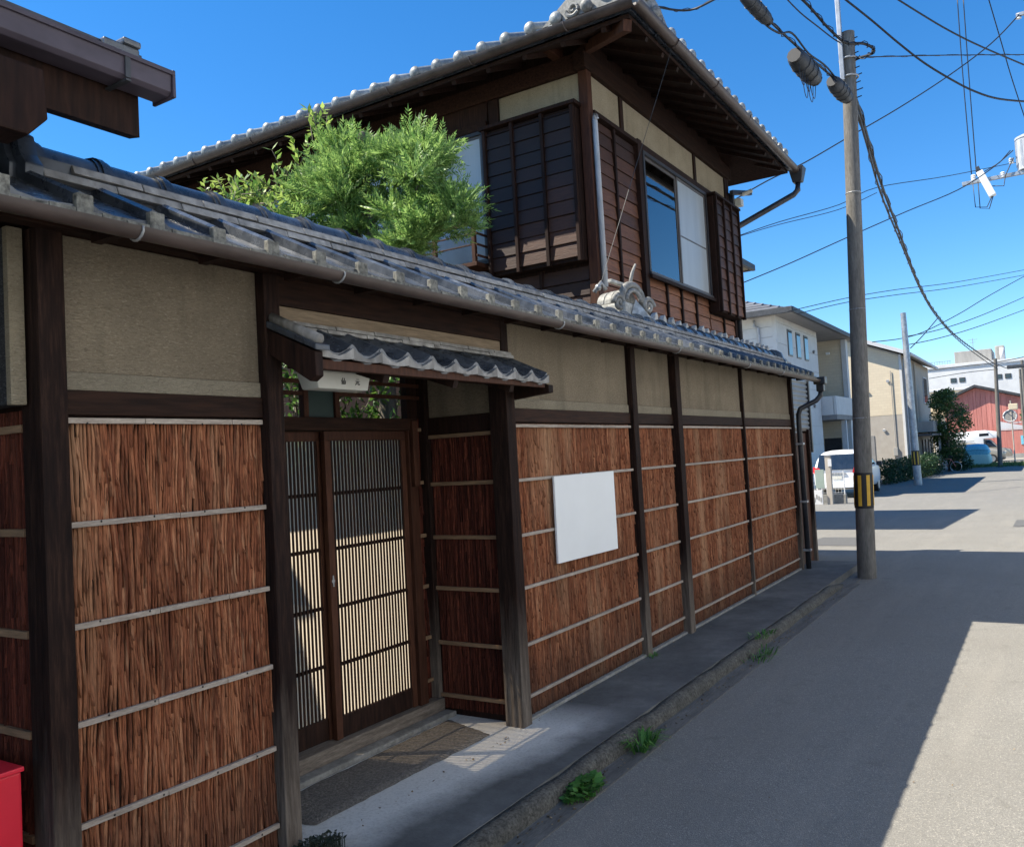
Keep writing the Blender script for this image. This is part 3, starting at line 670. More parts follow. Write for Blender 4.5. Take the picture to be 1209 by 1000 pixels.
ctm = scallop_tile()
lipm = []
for i in range(10):
    x = 2.452+i*CW
    if x > 4.2: break
    place('canopy_tile', ctm, can, (x, 2.448+rnd.uniform(-.004, .004), 2.115-.0025*i), (0, rnd.uniform(-.015, .015), 0))
def lip_mesh():
    b = MB(); xs = [0, .03, .06, .093, .126, .155, .183]; zt = [.016, -.006, -.019, -.023, -.014, .0, .016]; zb = [-.032, -.034, -.036, -.038, -.036, -.034, -.030]
    v = [(x, 0, z) for x, z in zip(xs, zt)]+[(x, 0, z) for x, z in zip(xs, zb)]+[(x, -.014, z) for x, z in zip(xs, zt)]+[(x, -.014, z) for x, z in zip(xs, zb)]
    n = 7; f = []
    for i in range(n-1): f += [(i, i+1, n+i+1, n+i), (2*n+i, 3*n+i, 3*n+i+1, 2*n+i+1), (i, 2*n+i, 2*n+i+1, i+1), (n+i, n+i+1, 3*n+i+1, 3*n+i)]
    f += [(0, n, 3*n, 2*n), (n-1, 3*n-1, 4*n-1, 2*n-1)]
    return b.add(v, f).mesh('tile_front', 'noshi')
lpm = lip_mesh()
for i in range(10): place('tile_front', lpm, can, (2.453+i*CW, 2.447, 2.118-.0025*i))
for row in range(2):
    x = 2.45+.07*row
    while x < 4.16:
        L = min(.255, 4.235-x); dd = rnd.uniform(-.002, .002); q = 2.228+row*.022
        MB().hexa([(x, 2.640+.016*row, q), (x+L-.004, 2.640+.016*row, q-.002), (x+L-.004, 2.702, q-.002), (x, 2.702, q),
                   (x, 2.644+.016*row, q+.018+dd), (x+L-.004, 2.644+.016*row, q+.016+dd), (x+L-.004, 2.702, q+.018), (x, 2.702, q+.02)]).build('flashing_tile', 'noshi', can, .003)
        x += L
MB().prism([(2.47, 2.068), (2.72, 2.19), (2.72, 2.165), (2.47, 2.052)], 'x', 2.45, 4.30).build('canopy_board', 'darkwood', can)
bx('fascia', 'redwood', can, 2.45, 4.25, 2.452, 2.480, 2.038, 2.078, .003)
MB().prism([(2.425, 2.005), (2.425, 2.102), (2.74, 2.245), (2.74, 2.15), (2.46, 1.985)], 'x', 2.405, 2.448).build('verge_board', 'darkwood', can, .004)
MB().prism([(2.41, 2.105), (2.41, 2.13), (2.74, 2.28), (2.74, 2.25)], 'x', 2.395, 2.475).build('verge_tile', 'tiledark', can, .006)
MB().tube([(2.43, 2.72, 2.285), (2.43, 2.52, 2.195), (2.43, 2.42, 2.15)], .022, 10).build('verge_roll', 'noshi', can, smooth=True)
for x in (2.88, 3.40, 3.92): MB().bar((x, 2.47, 2.025), (x, 2.80, 2.14), .04, .05).build('rafter', 'darkwood', can, .003)
MB().prism([(2.44, 2.01), (2.44, 2.055), (2.80, 2.12), (2.80, 1.98)], 'x', 4.272, 4.325).build('bracket_arm', 'darkwood', can, .004)
bx('eave_beam', 'darkwood', can, 2.474, 4.17, 2.60, 2.66, 2.06, 2.11, .004)
# name lamp under the canopy
lb = thing('name_lamp', 'ivory name lamp box with two characters under the gate canopy', 'lamp', (2.8, 2.7, 2.0))
MB().hexa([(2.64, 2.65, 1.985), (2.955, 2.65, 1.985), (2.955, 2.75, 1.985), (2.64, 2.75, 1.985), (2.615, 2.64, 2.058), (2.965, 2.64, 2.058), (2.965, 2.76, 2.058), (2.615, 2.76, 2.058)]).build('case', 'offwhite', lb, .008, smooth='auto')
bx('top_rim', 'offwhite', lb, 2.608, 2.97, 2.632, 2.768, 2.0585, 2.069, .003)
bx('hanger', 'darkwood', lb, 2.70, 2.74, 2.68, 2.72, 2.0695, 2.14, 0); bx('hanger', 'darkwood', lb, 2.85, 2.89, 2.68, 2.72, 2.0695, 2.14, 0)
def strokes(x, z, s, segs):
    b = MB()
    for (x0, z0, x1, z1) in segs:
        f = lambda t: 2.650-.01*((t-1.985)/.073)-.0022
        a = (x+x0*s, f(z+z0*s), z+z0*s); c = (x+x1*s, f(z+z1*s), z+z1*s); b.bar(a, c, .0022, .0026, (0, 1, 0))
    return b.build('painted_character', 'black', lb)
strokes(2.775, 2.008, .028, [(.25, 1, 0, .45), (.15, .7, .15, 0), (.62, 1, .62, .05), (.38, .6, .38, .05), (.38, .05, .9, .05), (.9, .6, .9, .05)])
strokes(2.865, 2.008, .028, [(.2, .92, .8, .92), (0, .6, 1, .6), (.38, .6, .3, .25), (.3, .25, .02, 0), (.62, .6, .62, .1), (.62, .1, .95, .05), (.95, .05, .97, .25)])
# pebbly mat before the sill
def matmesh():
    b = MB(); n = 26; m_ = 14; v = []; f = []
    C4 = [(2.60, 3.19), (2.68, 2.83), (4.0, 2.79), (4.14, 3.19)]
    for i in range(n+1):
        for j in range(m_+1):
            s_, t = i/n, j/m_
            p = [C4[1][k]*(1-s_)*(1-t)+C4[2][k]*s_*(1-t)+C4[3][k]*s_*t+C4[0][k]*(1-s_)*t for k in (0, 1)]
            e = i in (0, n) or j in (0, m_)
            v.append((p[0]+rnd.uniform(-.006, .006), p[1]+rnd.uniform(-.006, .006), .084 if e else .094+rnd.uniform(-.0012, .0012)))
    f = [(i*(m_+1)+j, (i+1)*(m_+1)+j, (i+1)*(m_+1)+j+1, i*(m_+1)+j+1) for i in range(n) for j in range(m_)]
    return b.add(v, f)
tag(matmesh().build('pebble_mat', 'mat', None, smooth=True), 'brown pebbly mat lying on the paving before the gate sill', 'mat')
# blank white board on the wall
bd = thing('notice_board', 'blank white board hung on the bark wall right of the gate', 'board', (5.15, 2.70, 1.2))
MB().hexa([(4.715, 2.694, .955), (5.585, 2.690, .95), (5.585, 2.705, .95), (4.715, 2.708, .955), (4.71, 2.688, 1.51), (5.575, 2.685, 1.51), (5.575, 2.70, 1.51), (4.71, 2.702, 1.51)]).build('sheet', 'white', bd, .0015)
bx('hook', 'steel', bd, 5.1, 5.12, 2.703, 2.71, 1.45, 1.52, 0)

# dry leaves, grit and moss gathered along the kerb and wall foot
rl = random.Random(44); V = []; F = []
def bit(x, y, z, L):
    a = rl.uniform(0, 6.3); k = len(V); d = Vector((math.cos(a), math.sin(a), rl.uniform(-.1, .3)))*L; q = Vector((-math.sin(a), math.cos(a), rl.uniform(-.2, .4)))*L*.4; p = Vector((x, y, z))
    V.extend([p, p+d*.5+q, p+d+Vector((0, 0, L*.2)), p+d*.5-q]); F.append((k, k+1, k+2, k+3))
for _ in range(420): bit(rl.uniform(2.2, 10), 2.06-abs(rl.gauss(0, .05)), .006, rl.uniform(.006, .022))
for _ in range(160): bit(rl.uniform(2.5, 10.6), 2.69-abs(rl.gauss(0, .03)), .085, rl.uniform(.005, .018))
for _ in range(120): bit(rl.uniform(2.2, 10), rl.uniform(.2, 1.9), .004, rl.uniform(.004, .012))
b = MB(); b.v = [tuple(q) for q in V]; b.f = F
tag(b.build('leaf_litter', 'litter', None, recalc=False), 'dry leaf bits and grit scattered along the kerb and wall foot', 'litter', kind='stuff')

# ------------------------------------------------------------------ two-storey house
HX, HY = 7.14, 3.5
house = thing('wooden_house', 'dark timber two-storey house with tiled hip roof behind the garden wall', 'house', (9.2, 6.5, 0))
bx('wall_core', 'darkwood', house, HX+.03, 11.28, HY+.03, 9.7, 0, 5.62, 0)
def board(x0, x1, y0, y1, z0, h, face, tone):
    """lapped siding board, foot kicked out"""
    if face == 'y': p = [(x0, y0-.016, z0), (x1, y0-.016, z0), (x1, y0+.004, z0), (x0, y0+.004, z0), (x0, y0-.004, z0+h), (x1, y0-.004, z0+h), (x1, y0+.004, z0+h), (x0, y0+.004, z0+h)]
    else: p = [(x0-.016, y0, z0), (x0-.016, y1, z0), (x0+.004, y1, z0), (x0+.004, y0, z0), (x0-.004, y0, z0+h), (x0-.004, y1, z0+h), (x0+.004, y1, z0+h), (x0+.004, y0, z0+h)]
    MB().hexa(p).build('siding_board', 'siding', house, .0015, color=tone)
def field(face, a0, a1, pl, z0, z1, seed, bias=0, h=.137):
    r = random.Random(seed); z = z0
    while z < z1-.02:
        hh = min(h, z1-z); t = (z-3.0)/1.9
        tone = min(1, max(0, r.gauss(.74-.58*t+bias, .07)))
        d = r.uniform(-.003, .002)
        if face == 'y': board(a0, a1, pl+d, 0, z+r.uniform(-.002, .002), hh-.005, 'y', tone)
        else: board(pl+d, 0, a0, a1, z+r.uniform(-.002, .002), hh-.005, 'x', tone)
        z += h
# street face: siding columns, stucco, posts
fY = HY
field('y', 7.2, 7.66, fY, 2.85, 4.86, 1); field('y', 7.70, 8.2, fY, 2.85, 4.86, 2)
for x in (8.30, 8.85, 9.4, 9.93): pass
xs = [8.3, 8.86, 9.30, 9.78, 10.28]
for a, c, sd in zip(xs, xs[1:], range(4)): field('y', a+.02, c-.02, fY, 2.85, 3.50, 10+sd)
for x in xs[1:-1]: bx('cover_strip', 'darkwood', house, x-.019, x+.019, fY-.035, fY+.01, 2.85, 3.50, .003)
bx('cover_strip', 'darkwood', house, 7.662, 7.698, fY-.035, fY+.01, 2.85, 4.87, .003)
bx('corner_post', 'redwood', house, HX-.035, HX+.06, fY-.045, fY+.05, 2.6, 5.5, .006)
bx('window_post', 'darkwood', house, 8.2, 8.3, fY-.06, fY+.03, 2.85, 4.93, .005)
bx('belt_rail', 'darkwood', house, HX+.062, 8.2, fY-.06, fY+.01, 4.868, 4.91, .004)
bx('belt_rail', 'darkwood', house, 8.3, 11.26, fY-.058, fY+.01, 4.83, 4.91, .004)
for a, c in ((HX+.062, 7.86), (7.94, 9.98), (10.06, 11.16)): bx('plaster_panel', 'stuccolight', house, a, c, fY-.012, fY+.025, 4.912, 5.27, .003)
for x in (7.86, 9.98, 11.16): bx('stud', 'darkwood', house, x+.002, x+.078, fY-.03, fY+.025, 4.912, 5.27, .004)
bx('wall_plate', 'beamwood', house, HX-.1, 11.35, fY-.06, fY+.06, 5.272, 5.45, .006)
bx('frieze_board', 'darkwood', house, HX, 11.3, fY-.01, fY+.029, 5.452, 5.66, 0)
# window on the street face
def window(face, a0, a1, pl, z0, z1, parent, kinds, dep=.05, nm='window'):
    fr = MB(); s = .035
    def B(b, u0, u1, d0, d1, w0, w1):
        return b.box(u0, u1, pl-d1, pl-d0, w0, w1) if face == 'y' else b.box(pl-d1, pl-d0, u0, u1, w0, w1)
    B(fr, a0, a1, 0, dep, z1-s, z1); B(fr, a0, a1, 0, dep+.012, z0, z0+s*.8); B(fr, a0, a0+s, 0, dep-.002, z0+s*.8, z1-s); B(fr, a1-s, a1, 0, dep-.002, z0+s*.8, z1-s)
    wd = fr.build(nm, 'frame', parent)
    n = len(kinds); w_ = (a1-a0-2*s)/n
    for i, kd in enumerate(kinds):
        u0, u1 = a0+s+i*w_, a0+s+(i+1)*w_; q = .012*(i % 2)
        sb = MB(); t = .03
        B(sb, u0, u1, .012+q, .03+q, z1-s-t, z1-s-.001); B(sb, u0, u1, .012+q, .03+q, z0+s*.8+.001, z0+s*.8+t)
        B(sb, u0, u0+t, .013+q, .029+q, z0+s*.8+t, z1-s-t); B(sb, u1-t, u1, .013+q, .029+q, z0+s*.8+t, z1-s-t)
        if kd == 'frost': B(sb, u0+t, u1-t, .014+q, .028+q, (z0+z1)/2-.06, (z0+z1)/2-.045)
        sb.build('sash', 'alu', wd)
        B(MB(), u0+t, u1-t, .020+q, .0225+q, z0+s*.8+t, z1-s-t).build('pane', 'frostpane' if kd == 'frost' else 'glass', wd)
        B(MB(), u0+t*.3, u1-t*.3, -.022+.001*i, -.004, z0+s, z1-s).build('curtain', 'curtain', wd)
    return wd
window('y', 8.302, 10.26, fY-.012, 3.50, 4.83, house, ['clear', 'frost'], .06)
bx('window_sill', 'darkwood', house, 8.28, 10.30, fY-.10, fY-.073, 3.46, 3.50, .004)
# shutter box at the right of the window
bx('shutter_box', 'darkwood', house, 10.30, 11.27, fY-.13, fY-.005, 3.34, 4.80, .004)
for k, (a, c) in enumerate(((10.34, 10.62), (10.655, 10.93), (10.965, 11.24))):
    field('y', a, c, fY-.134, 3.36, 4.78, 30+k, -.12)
for x in (10.3385, 10.6375, 10.9475, 11.2575): bx('cover_strip', 'darkwood', house, x-.017, x+.017, fY-.17, fY-.125, 3.33, 4.81, .003)
bx('shutter_box_cap', 'darkwood', house, 10.27, 11.3, fY-.18, fY-.0, 4.812, 4.84, .003)
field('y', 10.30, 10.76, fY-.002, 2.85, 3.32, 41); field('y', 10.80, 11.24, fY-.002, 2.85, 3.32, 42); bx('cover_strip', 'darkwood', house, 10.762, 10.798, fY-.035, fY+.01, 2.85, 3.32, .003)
bx('corner_post', 'darkwood', house, 11.245, 11.32, fY-.03, fY+.05, 2.0, 5.5, .005)
# left face
fX = HX
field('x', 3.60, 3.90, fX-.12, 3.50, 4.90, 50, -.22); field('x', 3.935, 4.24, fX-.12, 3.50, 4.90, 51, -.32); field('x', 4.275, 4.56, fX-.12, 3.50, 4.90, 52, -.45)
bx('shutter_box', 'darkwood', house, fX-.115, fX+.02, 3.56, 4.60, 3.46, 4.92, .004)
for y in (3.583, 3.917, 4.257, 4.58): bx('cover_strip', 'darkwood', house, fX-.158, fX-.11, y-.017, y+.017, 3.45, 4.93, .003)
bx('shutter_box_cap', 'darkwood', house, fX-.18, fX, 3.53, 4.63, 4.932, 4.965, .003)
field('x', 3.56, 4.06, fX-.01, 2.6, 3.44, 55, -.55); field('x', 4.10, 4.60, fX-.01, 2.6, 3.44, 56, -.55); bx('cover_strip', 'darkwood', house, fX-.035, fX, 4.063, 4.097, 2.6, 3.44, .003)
bx('plaster_panel', 'stuccolight', house, fX-.012, fX+.025, 3.56, 4.46, 4.972, 5.27, .003)
bx('stud', 'darkwood', house, fX-.04, fX+.03, 4.462, 4.58, 4.97, 5.27, .004)
bx('wall_plate', 'beamwood', house, fX-.06, fX+.06, HY+.062, 9.75, 5.272, 5.45, .006)
bx('frieze_board', 'darkwood', house, fX, fX+.029, HY, 9.7, 5.452, 5.66, 0)
bx('lintel', 'beamwood', house, fX-.07, fX+.02, 4.60, 9.7, 4.99, 5.07, .005)
bx('transom_panel', 'darkwood', house, fX-.03, fX+.02, 4.60, 9.7, 5.072, 5.27, .003)
for (a, c, kd) in ((4.64, 6.4, ['frost', 'frost']), (6.48, 8.2, ['frost', 'clear'])): window('x', a, c, fX-.012, 3.62, 4.985, house, kd, .05)
bx('plaster_panel', 'stucco', house, fX-.012, fX+.025, 8.22, 9.6, 3.0, 4.985, .003)
bx('lower_boarding', 'darkwood', house, fX-.012, fX+.025, 4.62, 8.2, .3, 3.55, .003)
# railing before the left window
for z, r_ in ((4.01, .03), (3.90, .014), (3.79, .014)): bx('rail_bar', 'redwood', house, fX-.27, fX-.27+r_, 4.66, 6.4, z-r_, z, .002)
for y in (4.67, 5.16, 5.7, 6.35): bx('rail_post', 'redwood', house, fX-.275, fX-.235, y, y+.04, 3.58, 4.0, .003)
bx('rail_floor', 'redwood', house, fX-.30, fX-.02, 4.64, 6.42, 3.56, 3.60, .003)
for k in range(3): bx('rail_end_slat', 'redwood', house, fX-.27, fX-.02, 4.645, 4.659, 3.66+.11*k, 3.68+.11*k, 0)
# hip roof
EX0, EX1, EY0, EY1, EZ, RS = 6.5, 11.68, 2.72, 10.0, 5.40, .45
hr = (EX1-EX0)/2; rz = EZ+hr*RS; xm = (EX0+EX1)/2
def hip(z, inset):
    a = [(EX0+inset, EY0+inset, z), (EX1-inset, EY0+inset, z), (EX1-inset, EY1-inset, z), (EX0+inset, EY1-inset, z)]
    return a+[(xm, EY0+hr, z+(hr-inset)*RS), (xm, EY1-hr, z+(hr-inset)*RS)]
v = hip(EZ, 0)+hip(EZ-.07, .0)
ff = [(0, 1, 4), (1, 2, 5, 4), (2, 3, 5), (3, 0, 4, 5)]
roof = MB().add(v, ff+[tuple(i+6 for i in f[::-1]) for f in ff]+[(i, 6+i, 6+(i+1) % 4, (i+1) % 4) for i in range(4)]).build('roof', 'tiledark', house)
v = hip(EZ-.072, .03)+hip(EZ-.11, .03)
MB().add(v, ff+[tuple(i+6 for i in f[::-1]) for f in ff]+[(i, 6+i, 6+(i+1) % 4, (i+1) % 4) for i in range(4)]).build('soffit_boards', 'darkwood', house)
for k in range(17): 
    y = 3.0+.40*k; MB().bar((EX0+.05, y, EZ-.14+.05*RS), (HX+.1, y, EZ-.14+.74*RS), .045, .05).build('rafter', 'darkwood', house)
for k in range(13):
    x = 6.95+.37*k; MB().bar((x, EY0+.05, EZ-.14+.05*RS), (x, HY+.1, EZ-.14+.88*RS), .045, .05).build('rafter', 'darkwood', house)
MB().bar((EX0+.06, EY0+.06, EZ-.15), (HX+.2, HY+.2, EZ-.15+.7*RS), .08, .10).build('hip_rafter', 'redwood', house, .004)
MB().bar((HX-.55, HY+.25, 5.50), (HX+.2, HY+.25, 5.50), .09, .12).build('beam_end', 'redwood', house, .006)
# eave tiles: rolls with round ends and hollow pans
def eave_tile():
    b = MB(); L = .55; r = .052
    pts = [(0, t*L, t*L*RS+.045) for t in (0, .5, 1)]
    b.tube(pts, r, 10); b.ball((0, -.012, .045), .060, .04, .060, 12, 8)
    n = 7; prof = [(.04+.18*k/(n-1), .028-.032*math.sin(math.pi*k/(n-1))) for k in range(n)]
    v = [(x, 0, z) for x, z in prof]+[(x, L, z+L*RS) for x, z in prof]+[(x, 0, z-.03) for x, z in prof]+[(x, L, z-.03+L*RS) for x, z in prof]
    f = []
    for i in range(n-1): f += [(i, i+1, n+i+1, n+i), (2*n+i, 3*n+i, 3*n+i+1, 2*n+i+1), (i, 2*n+i, 2*n+i+1, i+1)]
    b.add(v, f); return b.mesh('eave_tile', 'tilepale', smooth='auto')
etm = eave_tile()
y = 9.75
while y > 3.2:
    place('eave_tile', etm, roof, (EX0-.02, y, EZ+.015+rnd.uniform(-.006, .006)+.05*max(0, (3.9-y))), (0, 0, -R(90))); y -= .264
x = 7.36
while x < EX1-.1:
    place('eave_tile', etm, roof, (x, EY0-.02, EZ+.015+rnd.uniform(-.006, .006)), (0, 0, 0)); x += .264
# far-side eave seen end-on
gutter('gutter', house, (EX0-.06, 9.9, EZ-.02), (EX0-.06, EY0-.06, EZ-.02), .055)
gutter('gutter', house, (EX0-.06, EY0-.06, EZ-.022), (EX1+.1, EY0-.06, EZ-.055), .055)
for y in (3.3, 4.3, 5.3, 6.3, 7.3, 8.3): MB().tube([(EX0-.06+.06*math.cos(t), y, EZ-.02+.06*math.sin(t)) for t in [math.pi*(1+k/8) for k in range(9)]], .006, 5).build('gutter_bracket', 'gutter', house)
for x in (7.3, 8.4, 9.5, 10.6): MB().tube([(x, EY0-.06+.06*math.cos(t), EZ-.03+.06*math.sin(t)) for t in [math.pi*(1+k/8) for k in range(9)]], .006, 5).build('gutter_bracket', 'gutter', house)
hp = MB().hexa([(11.74, 2.60, 5.18), (11.86, 2.60, 5.18), (11.86, 2.72, 5.18), (11.74, 2.72, 5.18), (11.70, 2.56, 5.38), (11.90, 2.56, 5.38), (11.90, 2.76, 5.38), (11.70, 2.76, 5.38)]); hp.build('rain_hopper', 'pipe', house, .01)
MB().tube([(11.8, 2.66, 5.20), (11.8, 2.67, 5.08), (11.77, 2.72, 5.02), (11.55, 3.1, 4.80), (11.38, 3.42, 4.62), (11.36, 3.46, 4.52), (11.36, 3.46, 2.0)], .04, 10).build('downpipe', 'pipe', house, smooth=True)
MB().bar((11.2, 3.40, 5.06), (11.75, 3.30, 5.16), .05, .06).build('far_bracket', 'pipe', house); bx('far_bracket_post', 'pipe', house, 11.33, 11.40, 3.42, 3.5, 4.75, 5.1, .003)
MB().box(11.42, 11.54, 3.34, 3.46, 4.93, 5.03).tube([(11.48, 3.34, 5.08), (11.5, 3.2, 5.12)], .03, 8).build('insulator', 'offwhite', house, .01)
# pale pipe down the corner
MB().tube([(HX+.02, HY-.09, 4.80), (HX-.0, HY-.10, 4.84), (HX+.02, HY-.075, 4.78), (HX+.03, HY-.08, 3.2)], .028, 8).build('corner_pipe', 'palepipe', house, smooth=True)
# hip-end ornament on the roof corner
def spiral(b, c, r0, turns, ax, ay, rad, n=26, sgn=1):
    pts = []; rr = []
    for k in range(n):
        t = k/(n-1); a = sgn*2*math.pi*turns*t; r_ = r0*(1-.82*t)
        p = Vector(c)+Vector(ax)*r_*math.cos(a)+Vector(ay)*r_*math.sin(a); pts.append(p); rr.append(rad*(1-.45*t))
    b.tube(pts, rr, 7)
orn = MB()
hx = Vector((1, 1, 0)).normalized(); px_ = Vector((1, -1, 0)).normalized()
for k in range(9):
    c = Vector((EX0+.10+.17*k, EY0+.10+.17*k, EZ+.15+.17*k*RS+.03))
    orn.tube([c, c+hx*.2+Vector((0, 0, .2*.32))], .095, 10)
    orn.tube([c-hx*.015, c+hx*.03], .115, 10)
orn.build('hip_roll', 'ornament', roof, smooth='auto')
for q, (dr_, pos) in enumerate(((Vector((0, 1, 0)), (EX0-.02, EY0+.05)), (Vector((1, 0, 0)), (EX0+.1, EY0-.02)))):
    b = MB(); base = Vector((pos[0], pos[1], EZ+.02)); out = Vector((-1, 0, 0)) if q == 0 else Vector((0, -1, 0))
    prof = [(0, .02), (.06, .30), (.16, .36), (.27, .30), (.34, .20), (.45, .17), (.56, .09), (.66, .02)]
    prof = [(a*1.2, h_*1.15) for a, h_ in prof]
    A = [base+dr_*a+Vector((0, 0, h_)) for a, h_ in prof]; B_ = [p-out*.07 for p in A]; n = len(A)
    b.add(A+B_, [tuple(range(n)), tuple(range(2*n-1, n-1, -1))]+[(i, i+n, (i+1) % n+n, (i+1) % n) for i in range(n)])
    spiral(b, base+dr_*.20+Vector((0, 0, .20))+out*.015, .11, 1.6, dr_, (0, 0, 1), .026, sgn=1)
    spiral(b, base+dr_*.47+Vector((0, 0, .085))+out*.015, .07, 1.4, dr_, (0, 0, 1), .02, sgn=-1)
    b.ball(base+dr_*.33+Vector((0, 0, .06))+out*.03, .055, .055, .055, 10, 7)
    b.build('ornament_scroll', 'ornament', roof, smooth='auto')
# pent roof between the garden wall ridge and the house, with its ridge-end ornament
pent = thing('pent_roof', 'low tiled pent roof joining the garden wall to the timber house', 'roof', (9.3, 3.2, 2.7))
MB().prism([(2.93, 2.70), (3.46, 2.98), (3.46, 2.92), (2.93, 2.60)], 'x', 7.0, 11.2).build('deck', 'tiledark', pent)
prm = MB(); prm.tube([(0, 0, 0), (0, .50, .265)], .05, 8); prm.ball((0, 0, 0), .055, .03, .055, 10, 6); prm = prm.mesh('roll_tile', 'tiledark', smooth='auto')
mtri = MB().prism([(-.05, -.02), (.05, -.02), (.035, .05), (.008, .085), (-.03, .05)], 'y', -.02, .03).mesh('mortar_wedge', 'plaster', .006)
x = 7.28
while x < 11.15:
    place('roll_tile', prm, pent, (x, 2.97, 2.76)); place('mortar_wedge', mtri, pent, (x+.09, 3.03+rnd.uniform(-.01, .01), 2.84+rnd.uniform(-.01, .012)), (0, rnd.uniform(-.2, .2), 0)); x += .205
oni = thing('ridge_end_ornament', 'pale scrolled ridge-end tile above the wall roof at the house corner', 'roof ornament', (6.9, 3.05, 2.75))
b = MB(); ax = Vector((-.25, -.968, 0)); sd = Vector((.968, -.25, 0)); c0 = Vector((6.80, 3.0, 2.95))
bx('base', 'plaster', oni, 6.62, 6.98, 2.98, 3.22, 2.70, 2.93, .02)
for k in range(3):
    a = c0-ax*(.30-.085*k); 
    P = [a+(sd*math.cos(t)+Vector((0, 0, 1))*math.sin(t))*.125 for t in [math.pi*j/10 for j in range(11)]]
    b = MB(); Q = [p+ax*.078 for p in P]; n = 11
    b.add(P+Q, [tuple(range(n)), tuple(range(2*n-1, n-1, -1))]+[(i, i+n, i+1+n, i+1) for i in range(n-1)]+[(0, n-1, 2*n-1, n)]).build('barrel_ring', 'ornament', oni, .008, smooth='auto')
b = MB(); b.tube([c0+(sd*math.cos(t)+Vector((0, 0, 1))*math.sin(t))*.145 for t in [math.pi*(j/14)*1.1-.15 for j in range(15)]], .034, 9); b.build('arch', 'ornament', oni, smooth=True)
b = MB(); b.tube([c0+ax*.02+(sd*math.cos(t)+Vector((0, 0, 1))*math.sin(t))*.095 for t in [math.pi*j/12 for j in range(13)]], .02, 8); b.build('inner_arch', 'ornament', oni, smooth=True)
for s_ in (1, -1):
    b = MB(); spiral(b, c0+sd*.20*s_+Vector((0, 0, -.03))+ax*.02, .075, 1.6, sd*s_, (0, 0, 1), .026); b.build('scroll', 'ornament', oni, smooth=True)
MB().add([c0+ax*.05+sd*.08+Vector((0, 0, -.2)), c0+ax*.05-sd*.12+Vector((0, 0, -.2)), c0+ax*.05-sd*.01+Vector((0, 0, .01)), c0+ax*.22+Vector((0, 0, -.2))], [(0, 1, 2), (0, 3, 1), (1, 3, 2), (2, 3, 0)]).build('wedge', 'plaster', oni)
MB().tube([c0-ax*.02+Vector((0, 0, .13)), c0+sd*.03+Vector((0, 0, .26)), c0+sd*.08+Vector((0, 0, .34))], [.018, .015, .010], 7).build('horn', 'ornament', oni, smooth=True)
bx('cap_bar', 'plaster', oni, 6.52, 6.78, 3.05, 3.09, 3.09, 3.12, .006)
b = MB().tube([(6.48, 3.2, 3.02), (6.52, 3.15, 3.10), (6.56, 3.13, 3.04)], .02, 7).ball((6.50, 3.17, 3.06), .03, .03, .03, 8, 6)
ins = b.build('wire_anchor', 'steel', None, smooth=True); tag(ins, 'small insulator at the foot of the pale corner pipe', 'insulator')
tag(MB().tube([(7.35, 2.69, 5.33), (7.02, 2.98, 4.2), (6.52, 3.15, 3.10)], .0025, 5).build('thin_wire', 'closure'), 'thin pale wire running from the house eave down to the corner', 'wire')

# ------------------------------------------------------------------ house at the left edge
lh = thing('left_house', 'brown box gutter and eave beams of the neighbouring house, upper left', 'house', (0, 4, 0))
LY, LZ = 2.36, 2.935
MB().prism([(LY-.05, LZ), (LY-.047, LZ-.062), (LY-.032, LZ-.074), (LY+.04, LZ-.074), (LY+.05, LZ)], 'x', -3, 1.71).build('box_gutter', 'gutterdark', lh, .003)
bx('gutter_lip', 'gutterdark', lh, -3, 1.72, LY-.058, LY-.048, LZ-.008, LZ+.006, .002)
MB().box(1.545, 1.562, LY-.056, LY-.051, LZ-.072, LZ+.004).box(1.545, 1.562, LY-.056, LY+.08, LZ-.082, LZ-.076).box(1.545, 1.562, LY+.06, LY+.07, LZ-.11, LZ-.083).build('gutter_strap', 'closure', lh)
bx('gutter_end_cap', 'gutterdark', lh, 1.711, 1.722, LY-.056, LY+.056, LZ-.08, LZ+.01, .003)
MB().prism([(LY+.0, LZ+.015), (LY+.0, LZ+.045), (6.0, LZ+.045+3.64*.46), (6.0, LZ+.015+3.64*.46)], 'x', -3, 1.64).build('roof_slab', 'tiledark', lh)
MB().prism([(3.4, LZ+.02+1.04*.46), (3.4, LZ+.04+1.04*.46), (6.0, LZ+.04+3.64*.46), (6.0, LZ+.02+3.64*.46)], 'x', 1.641, 1.84).build('verge_overhang', 'tiledark', lh)
MB().prism([(6.0, LZ+.045+3.64*.46), (9.5, LZ), (9.5, LZ-.05), (6.0, LZ+3.64*.46)], 'x', -3, 1.70).build('rear_roof_slab', 'tiledark', lh)
MB().box(1.50, 1.62, LY-.02, LY+.12, LZ+.02, LZ+.05).box(1.56, 1.62, LY-.03, LY+.1, LZ+.05, LZ+.07).build('eave_tile', 'tile', lh, .006)
MB().prism([(LY+.055, LZ-.20), (LY+.055, LZ-.03), (LY+.11, LZ-.01), (LY+.11, LZ-.19)], 'x', -3, 1.66).build('fascia_board', 'darkwood', lh)
MB().prism([(LY+.11, LZ-.02), (6.0, LZ+3.5*.46-.02), (6.0, LZ+3.5*.46-.10), (LY+.11, LZ-.05)], 'x', -3, 1.66).build('soffit_boards', 'darkwood', lh)
MB().prism([(-3, 2.60), (1.255, 2.60), (1.31, 2.66), (1.30, 2.80), (-3, 2.80)], 'y', 2.32, 2.44).build('eave_purlin', 'darkwood', lh, .006)
bx('house_body', 'darkwood', lh, -3, 1.40, 3.7, 8.5, 0, 3.2, 0)

